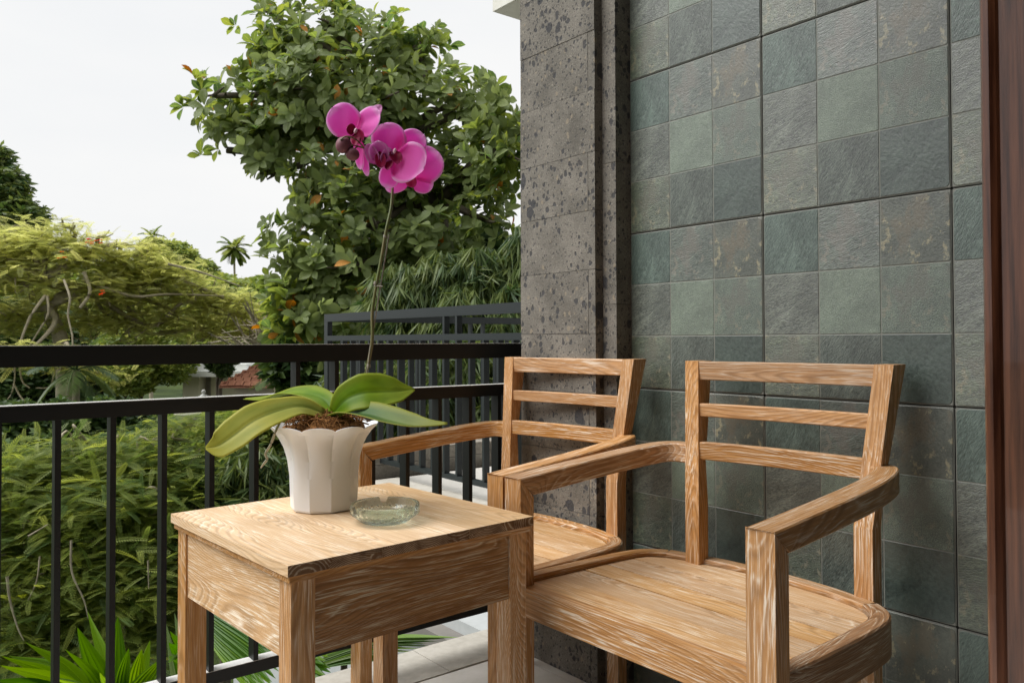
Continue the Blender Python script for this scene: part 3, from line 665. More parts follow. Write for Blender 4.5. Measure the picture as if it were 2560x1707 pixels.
box('slab', (3.0, -0.5, 3.0), (8.0, 3.97, 3.22), CONC, eave, bev=0.012)

# ------------------------------------------------------------------ door frame at the right
df = empty('door_frame', (0.93, 0.3, 0)); tag(df, 'dark red-brown varnished wooden door jamb at the right edge', 'door frame')
prism('jamb', [(-.014, .055), (-.021, .051), (-.0225, .044), (-.019, .0385), (-.0165, .036), (-.016, -.14), (.10, -.14), (.10, .055)], 0, 2.35, DOORW, df, axis=None, bev=0.002, plane='xy')
prism('jamb', [(-2.38, .055), (-2.38, -.14), (-2.268, -.14), (-2.268, .030), (-2.26, .040), (-2.265, .055)], 0, 2.35, DOORW, df, axis=None, bev=0.002, plane='xy')
box('head', (-2.266, -.14, 2.24), (-.0165, .05, 2.35), DOORW, df, bev=0.003)

# ------------------------------------------------------------------ armchairs
ZA, ZS, SK, SKA = 0.660, 0.4345, 0.0156, -0.0286
WF, TY, TX, HA = 0.329, 0.0525, 0.036, 0.041
def ring_w(b):
    """inner half width of the seat frame at depth b"""
    pts = [(0.0, .295), (.26, .2925), (.34, .288), (.385, .274), (.415, .245), (.437, .175), (.449, .085), (.455, 0.0)]
    for (b0, w0), (b1, w1) in zip(pts, pts[1:]):
        if b <= b1: return w0+(w1-w0)*(b-b0)/(b1-b0)
    return 0.0
def make_chair(loc, rz, label):
    t = empty('armchair', (loc[0], loc[1], 0), rz); tag(t, label, 'armchair', 'teak armchairs against the tiled wall')
    for s in (1, -1):
        y0, y1 = s*(WF-TY), s*WF
        o = prism('front_leg', [(0, 0), (TX, 0), (TX, ZA-HA), (0, ZA)], min(y0, y1), max(y0, y1), WOOD, t, axis=2, bev=0.0022)
    # rear posts: straight leg, then sawn to lean back and outward above the arm
    for s in (1, -1):
        bb, bt = .4413-s*SK, .4781-s*SK; ao = .2165; at = .2436; zt = .901; wp = .0386
        def sh(c, s=s, ao=ao, at=at, zt=zt):
            f = max(0, (c[2]-.58)/(zt-.58)); return (c[0], c[1]+s*(at-ao)*f, c[2])
        y0, y1 = s*(ao-wp)+SKA, s*ao+SKA
        prism('rear_leg', [(bb, 0), (bb, .58), (bt, zt), (bt+.050, zt), (bb+.052, .735), (bb+.037, .67), (bb+.034, .58), (bb+.033, 0)], min(y0, y1), max(y0, y1), WOOD, t, axis=2, bev=0.0022, shear=sh)
    def post(z, s):
        f = max(0, (z-.58)/(.901-.58)); return (.4413+.0368*f-s*SK, s*(.2165+.0271*f-.0386)+SKA)
    for (z0, z1, th) in ((.8569, .9003, .022), (.7719, .8023, .018), (.6734, .7139, .02)):
        zc = (z0+z1)/2; (bl, al), (br_, ar) = post(zc, 1), post(zc, -1); pts = []
        for k_ in range(13):
            f = k_/12; bow = 0.012*math.sin(math.pi*f); pts.append((bl+(br_-bl)*f+bow+.014, al+.002+(ar-al-.004)*f, zc))
        sweep('back_slat', pts, th, z1-z0, WOOD, t, c=0.002)
    # arms: straight from the mitre, then curving in to the rear post and rising slightly
    for s in (1, -1):
        if s > 0: ctl = [(0, .304), (.1, .3035), (.2, .3015), (.3, .295), (.39, .286), (.44, .272), (.463, .248), (.468, .215), (.466, .196)]
        else: ctl = [(0, .304), (.1, .304), (.25, .302), (.35, .296), (.42, .285), (.468, .268), (.490, .247), (.497, .228)]
        P = smoothpath([(b, s*a, .66+.045*min(1, b/.46)) for b, a in ctl], 34)
        P = [(p[0], p[1], p[2]-.0205-.003*min(1, p[0]/.4)) for p in P]
        P = [p for i_, p in enumerate(P) if i_ == 0 or p[0] > .05]
        n = len(P); sweep('arm', P, [TY-.001-.006*min(1, p[0]/.45) for p in P], [HA+.003*min(1, p[0]/.4) for p in P], WOOD_TOP if False else WOOD, t, c=0.0025, shear0=TX, smooth=True)
    # seat
    box('front_apron', (.0069, -(WF-TY)+.0006, .374), (.036, WF-TY-.0006, ZS), WOOD, t, axis=1, bev=0.002)
    edge = [(.0365, .312), (.15, .3115), (.26, .3095), (.34, .305), (.385, .296), (.414, .278), (.436, .250)]
    for s in (1, -1):
        P = smoothpath([(b, s*a, 0) for b, a in edge], 24); P = [(p[0], p[1], .4078 if s > 0 else .4025+.0053*min(1, p[0]/.40)) for p in P]
        sweep('side_apron', P, .034, .073, WOOD_SHADED if s < 0 else WOOD, t, c=0.003, smooth=True)
    P = smoothpath([(.4365, .2485, 0), (.457, .17, 0), (.468, .09, 0), (.472, 0, 0), (.468, -.09, 0), (.457, -.17, 0), (.4365, -.2485, 0)], 30)
    sweep('back_apron', [(p[0], p[1], .4078) for p in P], .034, .073, WOOD, t, c=0.003, smooth=True)
    ed = [.0368, .112, .196, .268, .352, .4545]
    for i in range(5):
        gp = (.0004, .0008, .0022, .0019, .0009, .0); b0, b1 = ed[i]+gp[i], ed[i+1]-gp[i+1]; L_, R_ = [], []
        for k_ in range(7):
            b = b0+(b1-b0)*k_/6; w_ = ring_w(b) if i else min(ring_w(b), .2755 if b < .0368 else .294)
            w_ = max(.004, w_-.0015); L_.append((b, w_)); R_.append((b, -w_))
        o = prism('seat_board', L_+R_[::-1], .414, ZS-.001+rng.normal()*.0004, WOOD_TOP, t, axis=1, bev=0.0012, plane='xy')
    box('seat_bearer', (.222, -.27, .375), (.246, .27, .4135), WOOD, t, axis=1, bev=0.002)
    return t
make_chair((1.0647, 1.0381), .0062, 'larger-looking front teak armchair with whitewashed grain, right of the side table')
make_chair((1.0503, 1.7033), .0365, 'teak armchair farther back, between stone pillar and railing, half hidden by the front chair')

# ------------------------------------------------------------------ side table
tb = empty('side_table', (0.7557, 1.4818, 0), R(3.45)); tag(tb, 'square limewashed teak side table carrying the orchid and the ashtray', 'table')
hx, hy = 0.2635, 0.260
# top of joined boards
for i, (a0, a1) in enumerate(((-hx, -.09), (-.09, .1), (.1, hx))):
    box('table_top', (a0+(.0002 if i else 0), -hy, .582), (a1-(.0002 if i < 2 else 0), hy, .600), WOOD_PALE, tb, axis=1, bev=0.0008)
    m_ = bpy.data.objects[[o.name for o in tb.children if o.name.startswith('table_top')][-1]].data; m_.materials.append(END_GRAIN)
    for p in m_.polygons:
        if abs(p.normal.y) > .9: p.material_index = 1
box('moulding', (-hx+.005, -hy+.005, .5705), (hx-.005, hy-.005, .5818), WOOD, tb, axis=0, bev=0.002)
ix, iy, lw_ = hx-.011, hy-.011, .042
for sx in (-1, 1):
    for sy in (-1, 1):
        a = (min(sx*ix, sx*(ix-lw_)), min(sy*iy, sy*(iy-lw_)), 0); b = (max(sx*ix, sx*(ix-lw_)), max(sy*iy, sy*(iy-lw_)), .5703)
        box('leg', a, b, WOOD, tb, axis=2, bev=0.002)
for s in (-1, 1):
    box('apron', (-ix+lw_+.0004, s*(iy-.004)-(.018 if s > 0 else 0), .444), (ix-lw_-.0004, s*(iy-.004)+(.018 if s < 0 else 0), .5703), WOOD_SHADED, tb, axis=0, bev=0.0012)
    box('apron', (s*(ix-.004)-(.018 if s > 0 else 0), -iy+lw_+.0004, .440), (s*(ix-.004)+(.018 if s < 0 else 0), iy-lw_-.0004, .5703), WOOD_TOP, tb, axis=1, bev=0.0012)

# ------------------------------------------------------------------ pot and orchid
PC = (0.7445, 1.579)
pot = empty('flower_pot', (PC[0], PC[1], .6)); tag(pot, 'white ten-sided plastic flower pot with a scalloped rim', 'flower pot')
prof = [(0.0, .0665), (.004, .0685), (.03, .0700), (.07, .0725), (.105, .0765), (.13, .0830), (.148, .0920), (.162, .1015), (.172, .1110), (.177, .1145)]
def potpt(r_, h, th, out=0.0):
    ph = (math.degrees(th)+139.3+3600+1e-7) % 36-18                      # angle from the middle of the flute
    ph = max(-17.999, min(17.999, ph)); m = R(abs(ph)); poly = math.cos(R(18))/math.cos(m)   # 1 at a ridge
    w = min(1, max(0, (h-.03)/.11)); w = w*w*(3-2*w)
    lobe = 0.935+0.068*math.cos(R(ph*5))**0.75
    rr_ = (r_+out)*(poly*(1-w)+lobe*w); z = h
    if h > .16: z = h-(h-.16)/.017*0.0085*(1-math.cos(R(ph*5))**0.6)
    return (rr_*math.cos(th), rr_*math.sin(th), z)
NT = 160; TH0 = R(-139.3); V = []
for h, r_ in prof: V += [potpt(r_, h, TH0+2*math.pi*i/NT) for i in range(NT)]
for h, r_ in prof[::-1]:
    V += [potpt(r_, max(h, .006), TH0+2*math.pi*i/NT, -.0030) for i in range(NT)]
fs = gridfaces(len(prof)*2, NT, True)
me = bpy.data.meshes.new('pot_wall'); me.from_pydata(V, [], fs+[tuple(range(NT))[::-1]]); me.polygons.foreach_set('use_smooth', np.ones(len(me.polygons), bool)); me.set_sharp_from_angle(angle=R(12))
link('pot_wall', me, POTM, pot)
for i in range(5):
    a = i*2*math.pi/5; box('foot', (-.008, -.004, -.003+.0032), (.008, .004, .0035), POTM, pot, bev=0.0005, loc=(.055*math.cos(a), .055*math.sin(a), -.0002), rot=(0, 0, a+math.pi/2))
pot.location.z = .6015

orc = empty('orchid', (PC[0], PC[1], .72)); parent_inv[orc.name] = Matrix.Translation(-Vector((PC[0], PC[1], .72)))
tag(orc, 'moth orchid with magenta pink flowers, plum buds and strap leaves in the white pot', 'orchid')
def into(o, root=orc):
    o.matrix_basis = parent_inv[root.name] @ o.matrix_basis; return o
# fibre mound
nr, ns = 16, 60; V = []
for i in range(nr):
    for j in range(ns):
        f = i/(nr-1); th = 2*math.pi*j/ns; e_ = potpt(.0945, .152, th, -.0034); r_ = math.hypot(e_[0], e_[1])*f
        z = .765+.030*(1-f**1.6)*(1+.5*math.sin(th*1+2.4)*f)+rng.normal()*.0035
        V.append((PC[0]+r_*math.cos(th), PC[1]+r_*math.sin(th), z if i < nr-1 else .752))
link('bark_mix', npmesh('bark_mix', V, gridfaces(nr, ns, True), False), FIBRE, orc).matrix_basis = parent_inv[orc.name]
parts = []
for i in range(260):
    r_ = .082*math.sqrt(rng.random()); th = rng.uniform(0, 2*math.pi); p = np.array((PC[0]+r_*math.cos(th), PC[1]+r_*math.sin(th), .775+.022*(1-(r_/.094)**1.6)))
    d = rng.normal(size=3)*np.array((1, 1, .5)); d /= np.linalg.norm(d); l_ = rng.uniform(.006, .022)
    parts.append(tubegeo([p-d*l_, p+rng.normal(size=3)*.003+(0, 0, .004), p+d*l_], [.0007, .0011, .0005], 4))
g_ = joingeo(parts); o = link('fibre', npmesh('fibre', g_[0], g_[1], True), FIBRE, orc); o.matrix_basis = parent_inv[orc.name]; o['kind'] = 'stuff'
CAMB = -np.array(F)
def strap(name, spine, hw, face, mat, fold=0.18, nacross=15, twist=None):
    """orchid leaf: spine points, half widths, a facing vector per end (interpolated)"""
    S_ = smoothpath(spine, 30); n = len(S_); V = []; Q = []
    wv = np.interp(np.linspace(0, 1, n), np.linspace(0, 1, len(hw)), hw); fa = np.array(face, float)
    for i in range(n):
        f = i/(n-1); T_ = S_[min(i+1, n-1)]-S_[max(i-1, 0)]; T_ /= np.linalg.norm(T_)
        nf = fa[0]*(1-f)+fa[1]*f; nf = nf-T_*np.dot(nf, T_); nf /= np.linalg.norm(nf); sd_ = np.cross(T_, nf)
        for k_ in range(nacross):
            s = -1+2*k_/(nacross-1); V.append(S_[i]+sd_*s*wv[i]+nf*(abs(s)**1.5*fold-.07*math.exp(-(s/.11)**2))*wv[i]); Q.append((f, s, 0))
    me = npmesh(name, V, gridfaces(n, nacross), True, q=Q); o = link(name, me, mat, orc); o.matrix_basis = parent_inv[orc.name]
    m = o.modifiers.new('thickness', 'SOLIDIFY'); m.thickness = 0.0016; m.offset = 0; return o
UPV = np.array((0, 0, 1.0)); RGT = np.array(RR)
strap('leaf', [(0.750,1.546,0.801), (0.762,1.518,0.829), (0.789,1.495,0.844), (0.825,1.480,0.846), (0.858,1.466,0.846), (0.895,1.462,0.848)], [.014, .032, .041, .040, .028, .003], (CAMB*.9+UPV*.45, CAMB*.8+UPV*.55), OL1, .15)
strap('leaf', [(0.752,1.564,0.793), (0.764,1.516,0.804), (0.779,1.454,0.803), (0.800,1.399,0.793), (0.822,1.356,0.786), (0.844,1.326,0.786), (0.872,1.303,0.789)], [.016, .027, .031, .032, .027, .015, .004], (CAMB*.45+UPV*.9, CAMB*.3+UPV*.9), OL2, .45)
strap('leaf', [(0.766,1.579,0.800), (0.760,1.621,0.825), (0.747,1.682,0.835), (0.732,1.745,0.832), (0.707,1.804,0.817), (0.679,1.864,0.816)], [.014, .026, .034, .032, .022, .004], (CAMB*.10+UPV*.98-RGT*.3, CAMB*.22+UPV*.95), OL1, .25)
strap('leaf', [(0.743,1.572,0.798), (0.692,1.573,0.816), (0.638,1.565,0.811), (0.590,1.565,0.795), (0.553,1.569,0.770), (0.525,1.579,0.750), (0.505,1.595,0.744)], [.014, .027, .034, .038, .036, .027, .003], (CAMB*.65+UPV*.75, CAMB*.95+UPV*.1-RGT*.3), OL3, .12)
o = tube('flower_stem', smoothpath([(0.825,1.557,0.837), (0.823,1.545,0.871), (0.824,1.517,0.947), (0.824,1.515,1.013), (0.830,1.509,1.068), (0.839,1.501,1.131), (0.846,1.494,1.187), (0.858,1.495,1.235), (0.865,1.502,1.282), (0.868,1.512,1.318), (0.857,1.520,1.342), (0.829,1.516,1.352), (0.790,1.496,1.352), (0.761,1.493,1.353), (0.739,1.498,1.348)], 90), [.0034, .0036, .0034, .0034, .0032, .0030, .0026, .0018, .0012], STEM, orc, 10); into(o)
o = tube('stake', [(0.820,1.541,0.846), (0.821,1.519,0.936), (0.853,1.495,1.177)], [.0014, .0014], STAKE, orc, 6); into(o)
for (a, b) in (((0.826,1.511,1.067), (0.838,1.496,1.066)), ((0.820,1.504,1.069), (0.843,1.514,1.072))): into(tube('clip', [a, b], [.0016, .0011], STAKE, orc, 6))
for p in ((0.819,1.522,0.898), (0.829,1.510,1.073), (0.844,1.496,1.171)): into(tube('stem_node', [tuple(np.array(p)-(0, 0, .004)), tuple(p), tuple(np.array(p)+(0, 0, .004))], [.0036, .0045, .0036], STAKE, orc, 8))
into(tube('aerial_root', smoothpath([(0.641,1.563,0.788), (0.627,1.549,0.772), (0.619,1.556,0.745), (0.611,1.562,0.728), (0.614,1.561,0.717), (0.608,1.566,0.706), (0.604,1.569,0.699)], 30), [.0028, .0026, .0024, .0026, .0012], ROOT, orc, 7))

def petal(parent, base, tip, hw, nrm, mat, cup=0.25, peak=0.55, wave=0.04, name='petal'):
    """rounded petal from base to tip, half width hw, facing nrm"""
    base = np.array(base); tip = np.array(tip); d = tip-base; Ln = np.linalg.norm(d); d /= Ln
    nrm = np.array(nrm, float); nrm -= d*np.dot(nrm, d); nrm /= np.linalg.norm(nrm); sd_ = np.cross(nrm, d); V = []; Q = []; nu, nv = 21, 13
    for i in range(nu):
        t = (1-math.cos(math.pi*i/(nu-1)))/2; tp = t**(math.log(.5)/math.log(peak)); w = hw*max(0.0, 1-abs(2*tp-1)**2.2)**(1/2.2)*(.35+.65*min(1, t/.28))
        w = max(w, hw*(.12 if i == 0 else .02))
        for j in range(nv):
            s = -1+2*j/(nv-1); rim = max(abs(s), t)
            off = nrm*(cup*hw*(s*s*.5)-cup*Ln*.35*t*t+wave*hw*math.sin(5*s+7*t))
            V.append(base+d*Ln*(t-.04*s*s*math.sin(math.pi*t))+sd_*s*w+off); Q.append((t, s, rim if t > .3 else abs(s)*.8))
    me = npmesh(name, V, gridfaces(nu, nv), True, q=Q); o = link(name, me, mat, parent)
    o.matrix_basis = parent_inv[orc.name]; m = o.modifiers.new('thickness', 'SOLIDIFY'); m.thickness = 0.0007; m.offset = 0; return o
def flower():
    f = bpy.data.objects.new('flower', None); COL.objects.link(f); f.parent = orc; f.empty_display_size = 0.02; return f
N0 = CAMB
fa = flower()
petal(fa, (0.781,1.509,1.380), (0.739,1.528,1.435), .036, N0-RGT*.15+UPV*.1, PETAL, .2)
petal(fa, (0.784,1.506,1.379), (0.805,1.457,1.425), .033, N0-RGT*.75+UPV*.1, PETAL, .2)
petal(fa, (0.791,1.520,1.386), (0.833,1.497,1.450), .018, N0-RGT*.4, PETAL_P, .1, .5, name='sepal')
petal(fa, (0.791,1.520,1.377), (0.797,1.516,1.311), .012, N0-RGT*.4, PETAL, .1, .5, name='sepal')
petal(fa, (0.796,1.516,1.373), (0.810,1.513,1.298), .011, N0-RGT*.5, PETAL, .1, .5, name='sepal')
petal(fa, (0.772,1.496,1.382), (0.754,1.492,1.388), .012, N0+RGT*.6, LIP, .5, name='lip'); petal(fa, (0.775,1.494,1.382), (0.778,1.474,1.363), .013, N0-RGT*.6, LIP, .5, name='lip'); petal(fa, (0.774,1.495,1.378), (0.767,1.482,1.352), .010, N0+UPV*.4, LIP, .3, name='lip')
fb = flower()
petal(fb, (0.852,1.473,1.337), (0.835,1.485,1.408), .037, N0+RGT*.1+UPV*.2, PETAL, .15)
petal(fb, (0.860,1.479,1.341), (0.913,1.455,1.392), .031, N0+RGT*.25, PETAL, .15, name='sepal')
petal(fb, (0.842,1.461,1.329), (0.876,1.397,1.306), .047, N0+RGT*.25+UPV*.1, PETAL, .22, .56)
petal(fb, (0.850,1.474,1.324), (0.842,1.488,1.273), .022, N0-UPV*.1, PETAL, .1, .55, name='sepal')
petal(fb, (0.847,1.476,1.329), (0.817,1.487,1.333), .020, N0-RGT*.3, PETAL, .1, .55, name='sepal')
petal(fb, (0.838,1.452,1.343), (0.838,1.433,1.318), .014, N0+RGT*.5, LIP, .6, name='lip'); petal(fb, (0.839,1.454,1.339), (0.820,1.448,1.305), .010, N0-RGT*.3, LIP, .4, name='lip')
fc = flower()
petal(fc, (0.903,1.484,1.298), (0.940,1.441,1.356), .040, N0+RGT*.1, PETAL, .15)
petal(fc, (0.908,1.493,1.297), (0.941,1.461,1.284), .022, N0, PETAL, .1, .55, name='sepal')
petal(fc, (0.911,1.504,1.301), (0.867,1.538,1.285), .020, N0, PETAL, .1, .6, name='sepal')
petal(fc, (0.893,1.485,1.304), (0.898,1.469,1.280), .012, N0, LIP, .4, name='lip')
fd = flower()
petal(fd, (0.818,1.468,1.319), (0.800,1.449,1.355), .021, N0+UPV*.35, PETAL_P, .75, .6, .0)
petal(fd, (0.811,1.467,1.316), (0.786,1.473,1.353), .016, N0-RGT*.6, PETAL_P, .5, .5, .0); petal(fd, (0.819,1.461,1.314), (0.826,1.442,1.345), .013, N0+RGT*.6, PETAL_P, .5, .5, .0)
petal(fd, (0.810,1.457,1.339), (0.811,1.455,1.307), .012, N0, LIP, .5, name='lip')
for (c_, r_) in (((0.835,1.441,1.341), (.0034, .0034, .006)), ((0.767,1.481,1.380), (.0034, .0034, .006))): into(ellipsoid('column', c_, r_, COLUMN, orc, (0.4, 0.2, 0)))
into(ellipsoid('bud', (0.741,1.484,1.348), (.0155, .0150, .0185), BUDM, orc, (0.1, 0.5, 0.6))); into(ellipsoid('bud', (0.758,1.477,1.330), (.0150, .0140, .0130), BUDM, orc, (0.3, 0.1, 0.6)))
into(tube('pedicel', smoothpath([(0.791,1.493,1.353), (0.766,1.477,1.361), (0.742,1.470,1.363), (0.729,1.474,1.354)], 14), [.0017, .0013], STEM, orc, 7)); into(tube('pedicel', smoothpath([(0.777,1.493,1.351), (0.762,1.487,1.341)], 6), [.0017, .0013], STEM, orc, 7))

# ------------------------------------------------------------------ ashtray
ash = empty('ashtray', (.779, 1.382, .6006), R(63)); tag(ash, 'round clear glass ashtray with a studded base and notched rim', 'ashtray')
NT = 180; V = []
outer = [(.0005, .0405), (.0012, .0440), (.004, .0465), (.007, .0500), (.010, .0540), (.013, .0585), (.016, .0625), (.019, .0655), (.023, .0668), (.028, .0672), (.033, .0672), (.0355, .0660), (.0362, .0640)]
inner = [(.0355, .0618), (.033, .0608), (.026, .0595), (.018, .0565), (.012, .0500), (.0095, .0440), (.009, .030), (.009, .012)]
for k_, (z, r_) in enumerate(outer+inner):
    for i in range(NT):
        th = 2*math.pi*i/NT; rr_ = r_; zz = z
        if 2 <= k_ <= 7: rr_ += .0032*(abs(math.sin(th*16+(k_ % 2)*1.57))-.35)
        if z > .018 and k_ >= 8:
            for a in (0, 2*math.pi/3, 4*math.pi/3):
                dd = abs((th-a+math.pi) % (2*math.pi)-math.pi); 
                if dd < .14: zz = min(zz, .0235+.012*max(0, (dd-.06)/.08))
        V.append((rr_*math.cos(th), rr_*math.sin(th), zz))
nn = len(outer)+len(inner)
me = bpy.data.meshes.new('glass_dish'); me.from_pydata(V, [], gridfaces(nn, NT, True)+[tuple(range(NT))[::-1], tuple(range((nn-1)*NT, nn*NT))])
me.polygons.foreach_set('use_smooth', np.ones(len(me.polygons), bool)); me.set_sharp_from_angle(angle=R(40)); link('glass_dish', me, GLASS, ash)

# ------------------------------------------------------------------ vegetation
def around(n, spread_up=0.0):
    d = rng.normal(size=(n, 3)); d[:, 2] += spread_up; return d/np.linalg.norm(d, axis=1, keepdims=True)
def perp(D):
    a = rng.normal(size=D.shape); a -= D*(a*D).sum(1, keepdims=True); return a/np.linalg.norm(a, axis=1, keepdims=True)

# -- the big broad-leaved tree behind the orchid
BB = [(3.80,11.71,4.49,0.36), (4.08,11.62,4.12,0.34), (3.95,11.61,3.70,0.16), (4.68,11.75,5.91,0.23), (4.49,11.66,5.09,0.25), (4.79,11.42,5.21,0.48), (5.36,11.34,5.74,0.54), (5.71,10.94,5.45,0.53),
      (6.47,10.59,5.50,0.41), (6.06,10.42,4.96,0.59), (4.86,10.87,4.43,0.68), (5.71,10.46,4.35,0.70), (4.47,11.20,3.83,0.42), (4.35,11.17,3.35,0.18), (6.70,9.92,4.43,0.50), (6.96,9.21,4.25,0.38),
      (6.95,8.85,3.49,0.53), (4.91,10.60,3.30,0.57), (5.97,10.27,3.38,0.76), (7.07,10.17,3.33,0.68), (4.61,10.60,2.59,0.35), (5.24,10.23,2.51,0.61), (4.87,10.16,1.87,0.57), (4.46,10.24,1.37,0.39),
      (4.51,10.44,2.04,0.39), (6.00,10.02,2.23,0.53), (7.05,9.17,2.64,0.35), (7.40,8.87,3.96,0.46), (5.29,10.09,1.30,0.50)]
bt = tree_root('broadleaf_tree', (7.133,10.876,-1.921), 'tall tree with large glossy green leaves and a few orange ones behind the orchid flowers', 'tree')
bt.location.z = GZ; parent_inv[bt.name] = Matrix.Translation(-bt.location)
root = np.array(bt.location)
forks = [(7.105,10.711,0.648), (6.955,10.537,2.282), (6.741,10.435,3.002), (6.198,10.715,3.966), (7.177,9.828,3.270), (5.222,11.226,4.281), (5.475,10.940,2.462)]
wood_part(bt, limbs(tuple(root), forks[:4], BB, .20, .035, extra=[([forks[3], (5.459,11.042,4.100), forks[5]], [.08, .05]), ([forks[1], (6.043,10.746,2.425), forks[6]], [.09, .05]), ([forks[2], forks[4], (7.461,9.212,3.625)], [.09, .04])]), BARK_D)
nR = 1900
Pc, Dc = inblobs(BB, 330, .30); ii = rng.integers(0, 330, nR)
P = Pc[ii]+Dc[ii]*rng.uniform(-.2, .12, (nR, 1))+rng.normal(size=(nR, 3))*.15; D = Dc[ii]
D = D*0.7+np.array((0, 0, .55))+rng.normal(size=D.shape)*.3+np.array(-F)*0.25; D /= np.linalg.norm(D, axis=1, keepdims=True)
PP = []; XX = []; UN = []
for k_ in range(7):
    a = perp(D) if k_ == 0 else None
    if k_ == 0: A0 = a; B0 = np.cross(D, A0)
    th = k_*2*math.pi/7*1.0+rng.normal(size=nR)*.25; el = R(25)+rng.random(nR)*R(45)
    X = (np.cos(th)[:, None]*A0+np.sin(th)[:, None]*B0)*np.cos(el)[:, None]*1.0+D*np.sin(el)[:, None]*.8
    X[:, 2] -= .15
    PP.append(P+D*rng.normal(size=(nR, 1))*.02); XX.append(X); UN.append(D+rng.normal(size=D.shape)*.2)
PP = np.concatenate(PP); XX = np.concatenate(XX); UN = np.concatenate(UN)
scatter(bt, proto_leaf(.195, .108, 5, .60, .28, .28), LEAF_BIG, PP, frames(XX, UN), rng.uniform(.5, 1.3, len(PP)), nind=300, rest='crown', rest_kind='stuff', second=LEAF_OLD)

# -- weeping bamboo-like foliage under it, beyond the railings
def tufts(name, label, cat, loc, B, n, proto, mat, group=None, nind=0, hang=1.0, shell=.4, flat=1.0, size=(.8, 1.3), stems=6, bark=BARK_D, r0=.05):
    t = tree_root(name, loc, label, cat, group)
    t.location.z = GZ; parent_inv[t.name] = Matrix.Translation(-t.location)
    P, D = inblobs(B, n, shell, flat)
    X = around(n)*np.array((1, 1, .25)); U = np.array((0, 0, 1.0))+rng.normal(size=(n, 3))*.35
    scatter(t, proto, mat, P, frames(X, U), rng.uniform(size[0], size[1], n), nind=nind, rest='foliage', rest_kind='stuff' if nind else None)
    base = np.array(t.location); c = np.array(B)[:, :3].mean(0)
    wood_part(t, limbs(tuple(base), [tuple(base*.4+c*.6)], B, r0, .02, n=6), bark)
    return t
tufts('bamboo_clump', 'drooping clump of narrow dark leaves hanging over the terrace railing, right of the big tree', 'bamboo', (6.097,8.366,-1.344),
      [(5.11,8.70,1.51,0.45), (5.61,8.55,1.72,0.41), (6.01,8.23,1.77,0.43), (6.21,7.83,1.51,0.40), (5.59,8.07,1.30,0.39), (5.17,8.41,1.11,0.34), (6.65,7.97,2.05,0.47), (5.85,7.61,1.06,0.33)], 2600, proto_tuft(9, .30, .022, .7, .9, 3), LEAF_BAM, 'bamboo clumps behind the railings')
tufts('bamboo_clump', 'dark bamboo hedge seen between the bars of the terrace railing', 'bamboo', (4.587,7.384,-0.963),
      [(4.07,7.50,0.63,0.38), (4.30,7.07,0.55,0.37), (4.62,6.81,0.63,0.37), (4.94,6.56,0.67,0.37), (4.14,7.20,0.15,0.33), (4.41,6.73,0.16,0.32), (4.73,6.48,0.16,0.28), (3.89,7.78,0.33,0.38), (5.10,6.18,0.52,0.36)], 2600, proto_tuft(8, .24, .022, .8, .8, 4), LEAF_BAM, 'bamboo clumps behind the railings')
tufts('bamboo_clump', 'leafy bamboo clump left of the flower pot, seen between the rails', 'bamboo', (2.615,6.897,-0.603),
      [(2.26,6.66,-0.22,0.23), (2.46,6.50,-0.09,0.23), (2.62,6.38,-0.32,0.23), (2.34,6.34,-0.44,0.22), (2.06,6.44,-0.54,0.19), (2.91,6.40,-0.15,0.27), (3.18,6.43,-0.01,0.28)], 1500, proto_tuft(7, .17, .020, .9, .7, 5), LEAF_BAM, 'bamboo clumps behind the railings', nind=0)

# -- flame tree: flat feathery sprays
def sprays(name, label, loc, B, n, mat, proto, forks, r0, flat, nind, lay, extra=(), bark=BARK_P, tone=None, piece='frond', size=(.75, 1.25), pit=.24, cluster=9, r1=.03, twigs=0, sec=None):
    t = tree_root(name, loc, label, 'tree'); t.location.z = GZ; parent_inv[t.name] = Matrix.Translation(-t.location)
    nc = n//cluster
    P, D = inblobs(B, nc, .38, flat)
    P[:, 2] = np.round(P[:, 2]/lay)*lay+rng.normal(size=nc)*lay*.12         # tiers
    PP = np.repeat(P, cluster, 0)+rng.normal(size=(nc*cluster, 3))*np.array((.10, .10, .02))*proto[3]
    X = around(len(PP)); X[:, 2] *= pit; X[:, 2] += .05; U = np.array((0, 0, 1.0))+rng.normal(size=X.shape)*.26
    scatter(t, proto[:3], mat, PP, frames(X, U), rng.uniform(size[0], size[1], len(PP)), piece=piece, rest='crown', rest_kind='stuff' if nind else None, nind=nind, second=sec)
    V, Fq = limbs(tuple(t.location), forks, B, r0, r1, wig=.10)
    for p_ in extra: wood_part(t, tubegeo(smoothpath(p_[0], 14), p_[1], 7), bark, 'branch')
    if twigs:
        more = []; Bc = np.array(B)
        for p_ in P[:twigs]:
            b_ = Bc[np.argmin(np.linalg.norm(Bc[:, :3]-p_, axis=1))]; a_ = b_[:3]+rng.normal(size=3)*b_[3]*.35+np.array((0, 0, -.1)); m_ = (a_+p_)/2+rng.normal(size=3)*.12
            more.append(tubegeo(smoothpath([a_, m_, p_], 10), [.017, .005], 4))
        wood_part(t, joingeo(more), bark, 'twigs')['kind'] = 'stuff'
    wood_part(t, (V, Fq), bark)
    return t, P
fb_ = (*proto_frond(.40, 9, .10, .026, .2), 2.4)
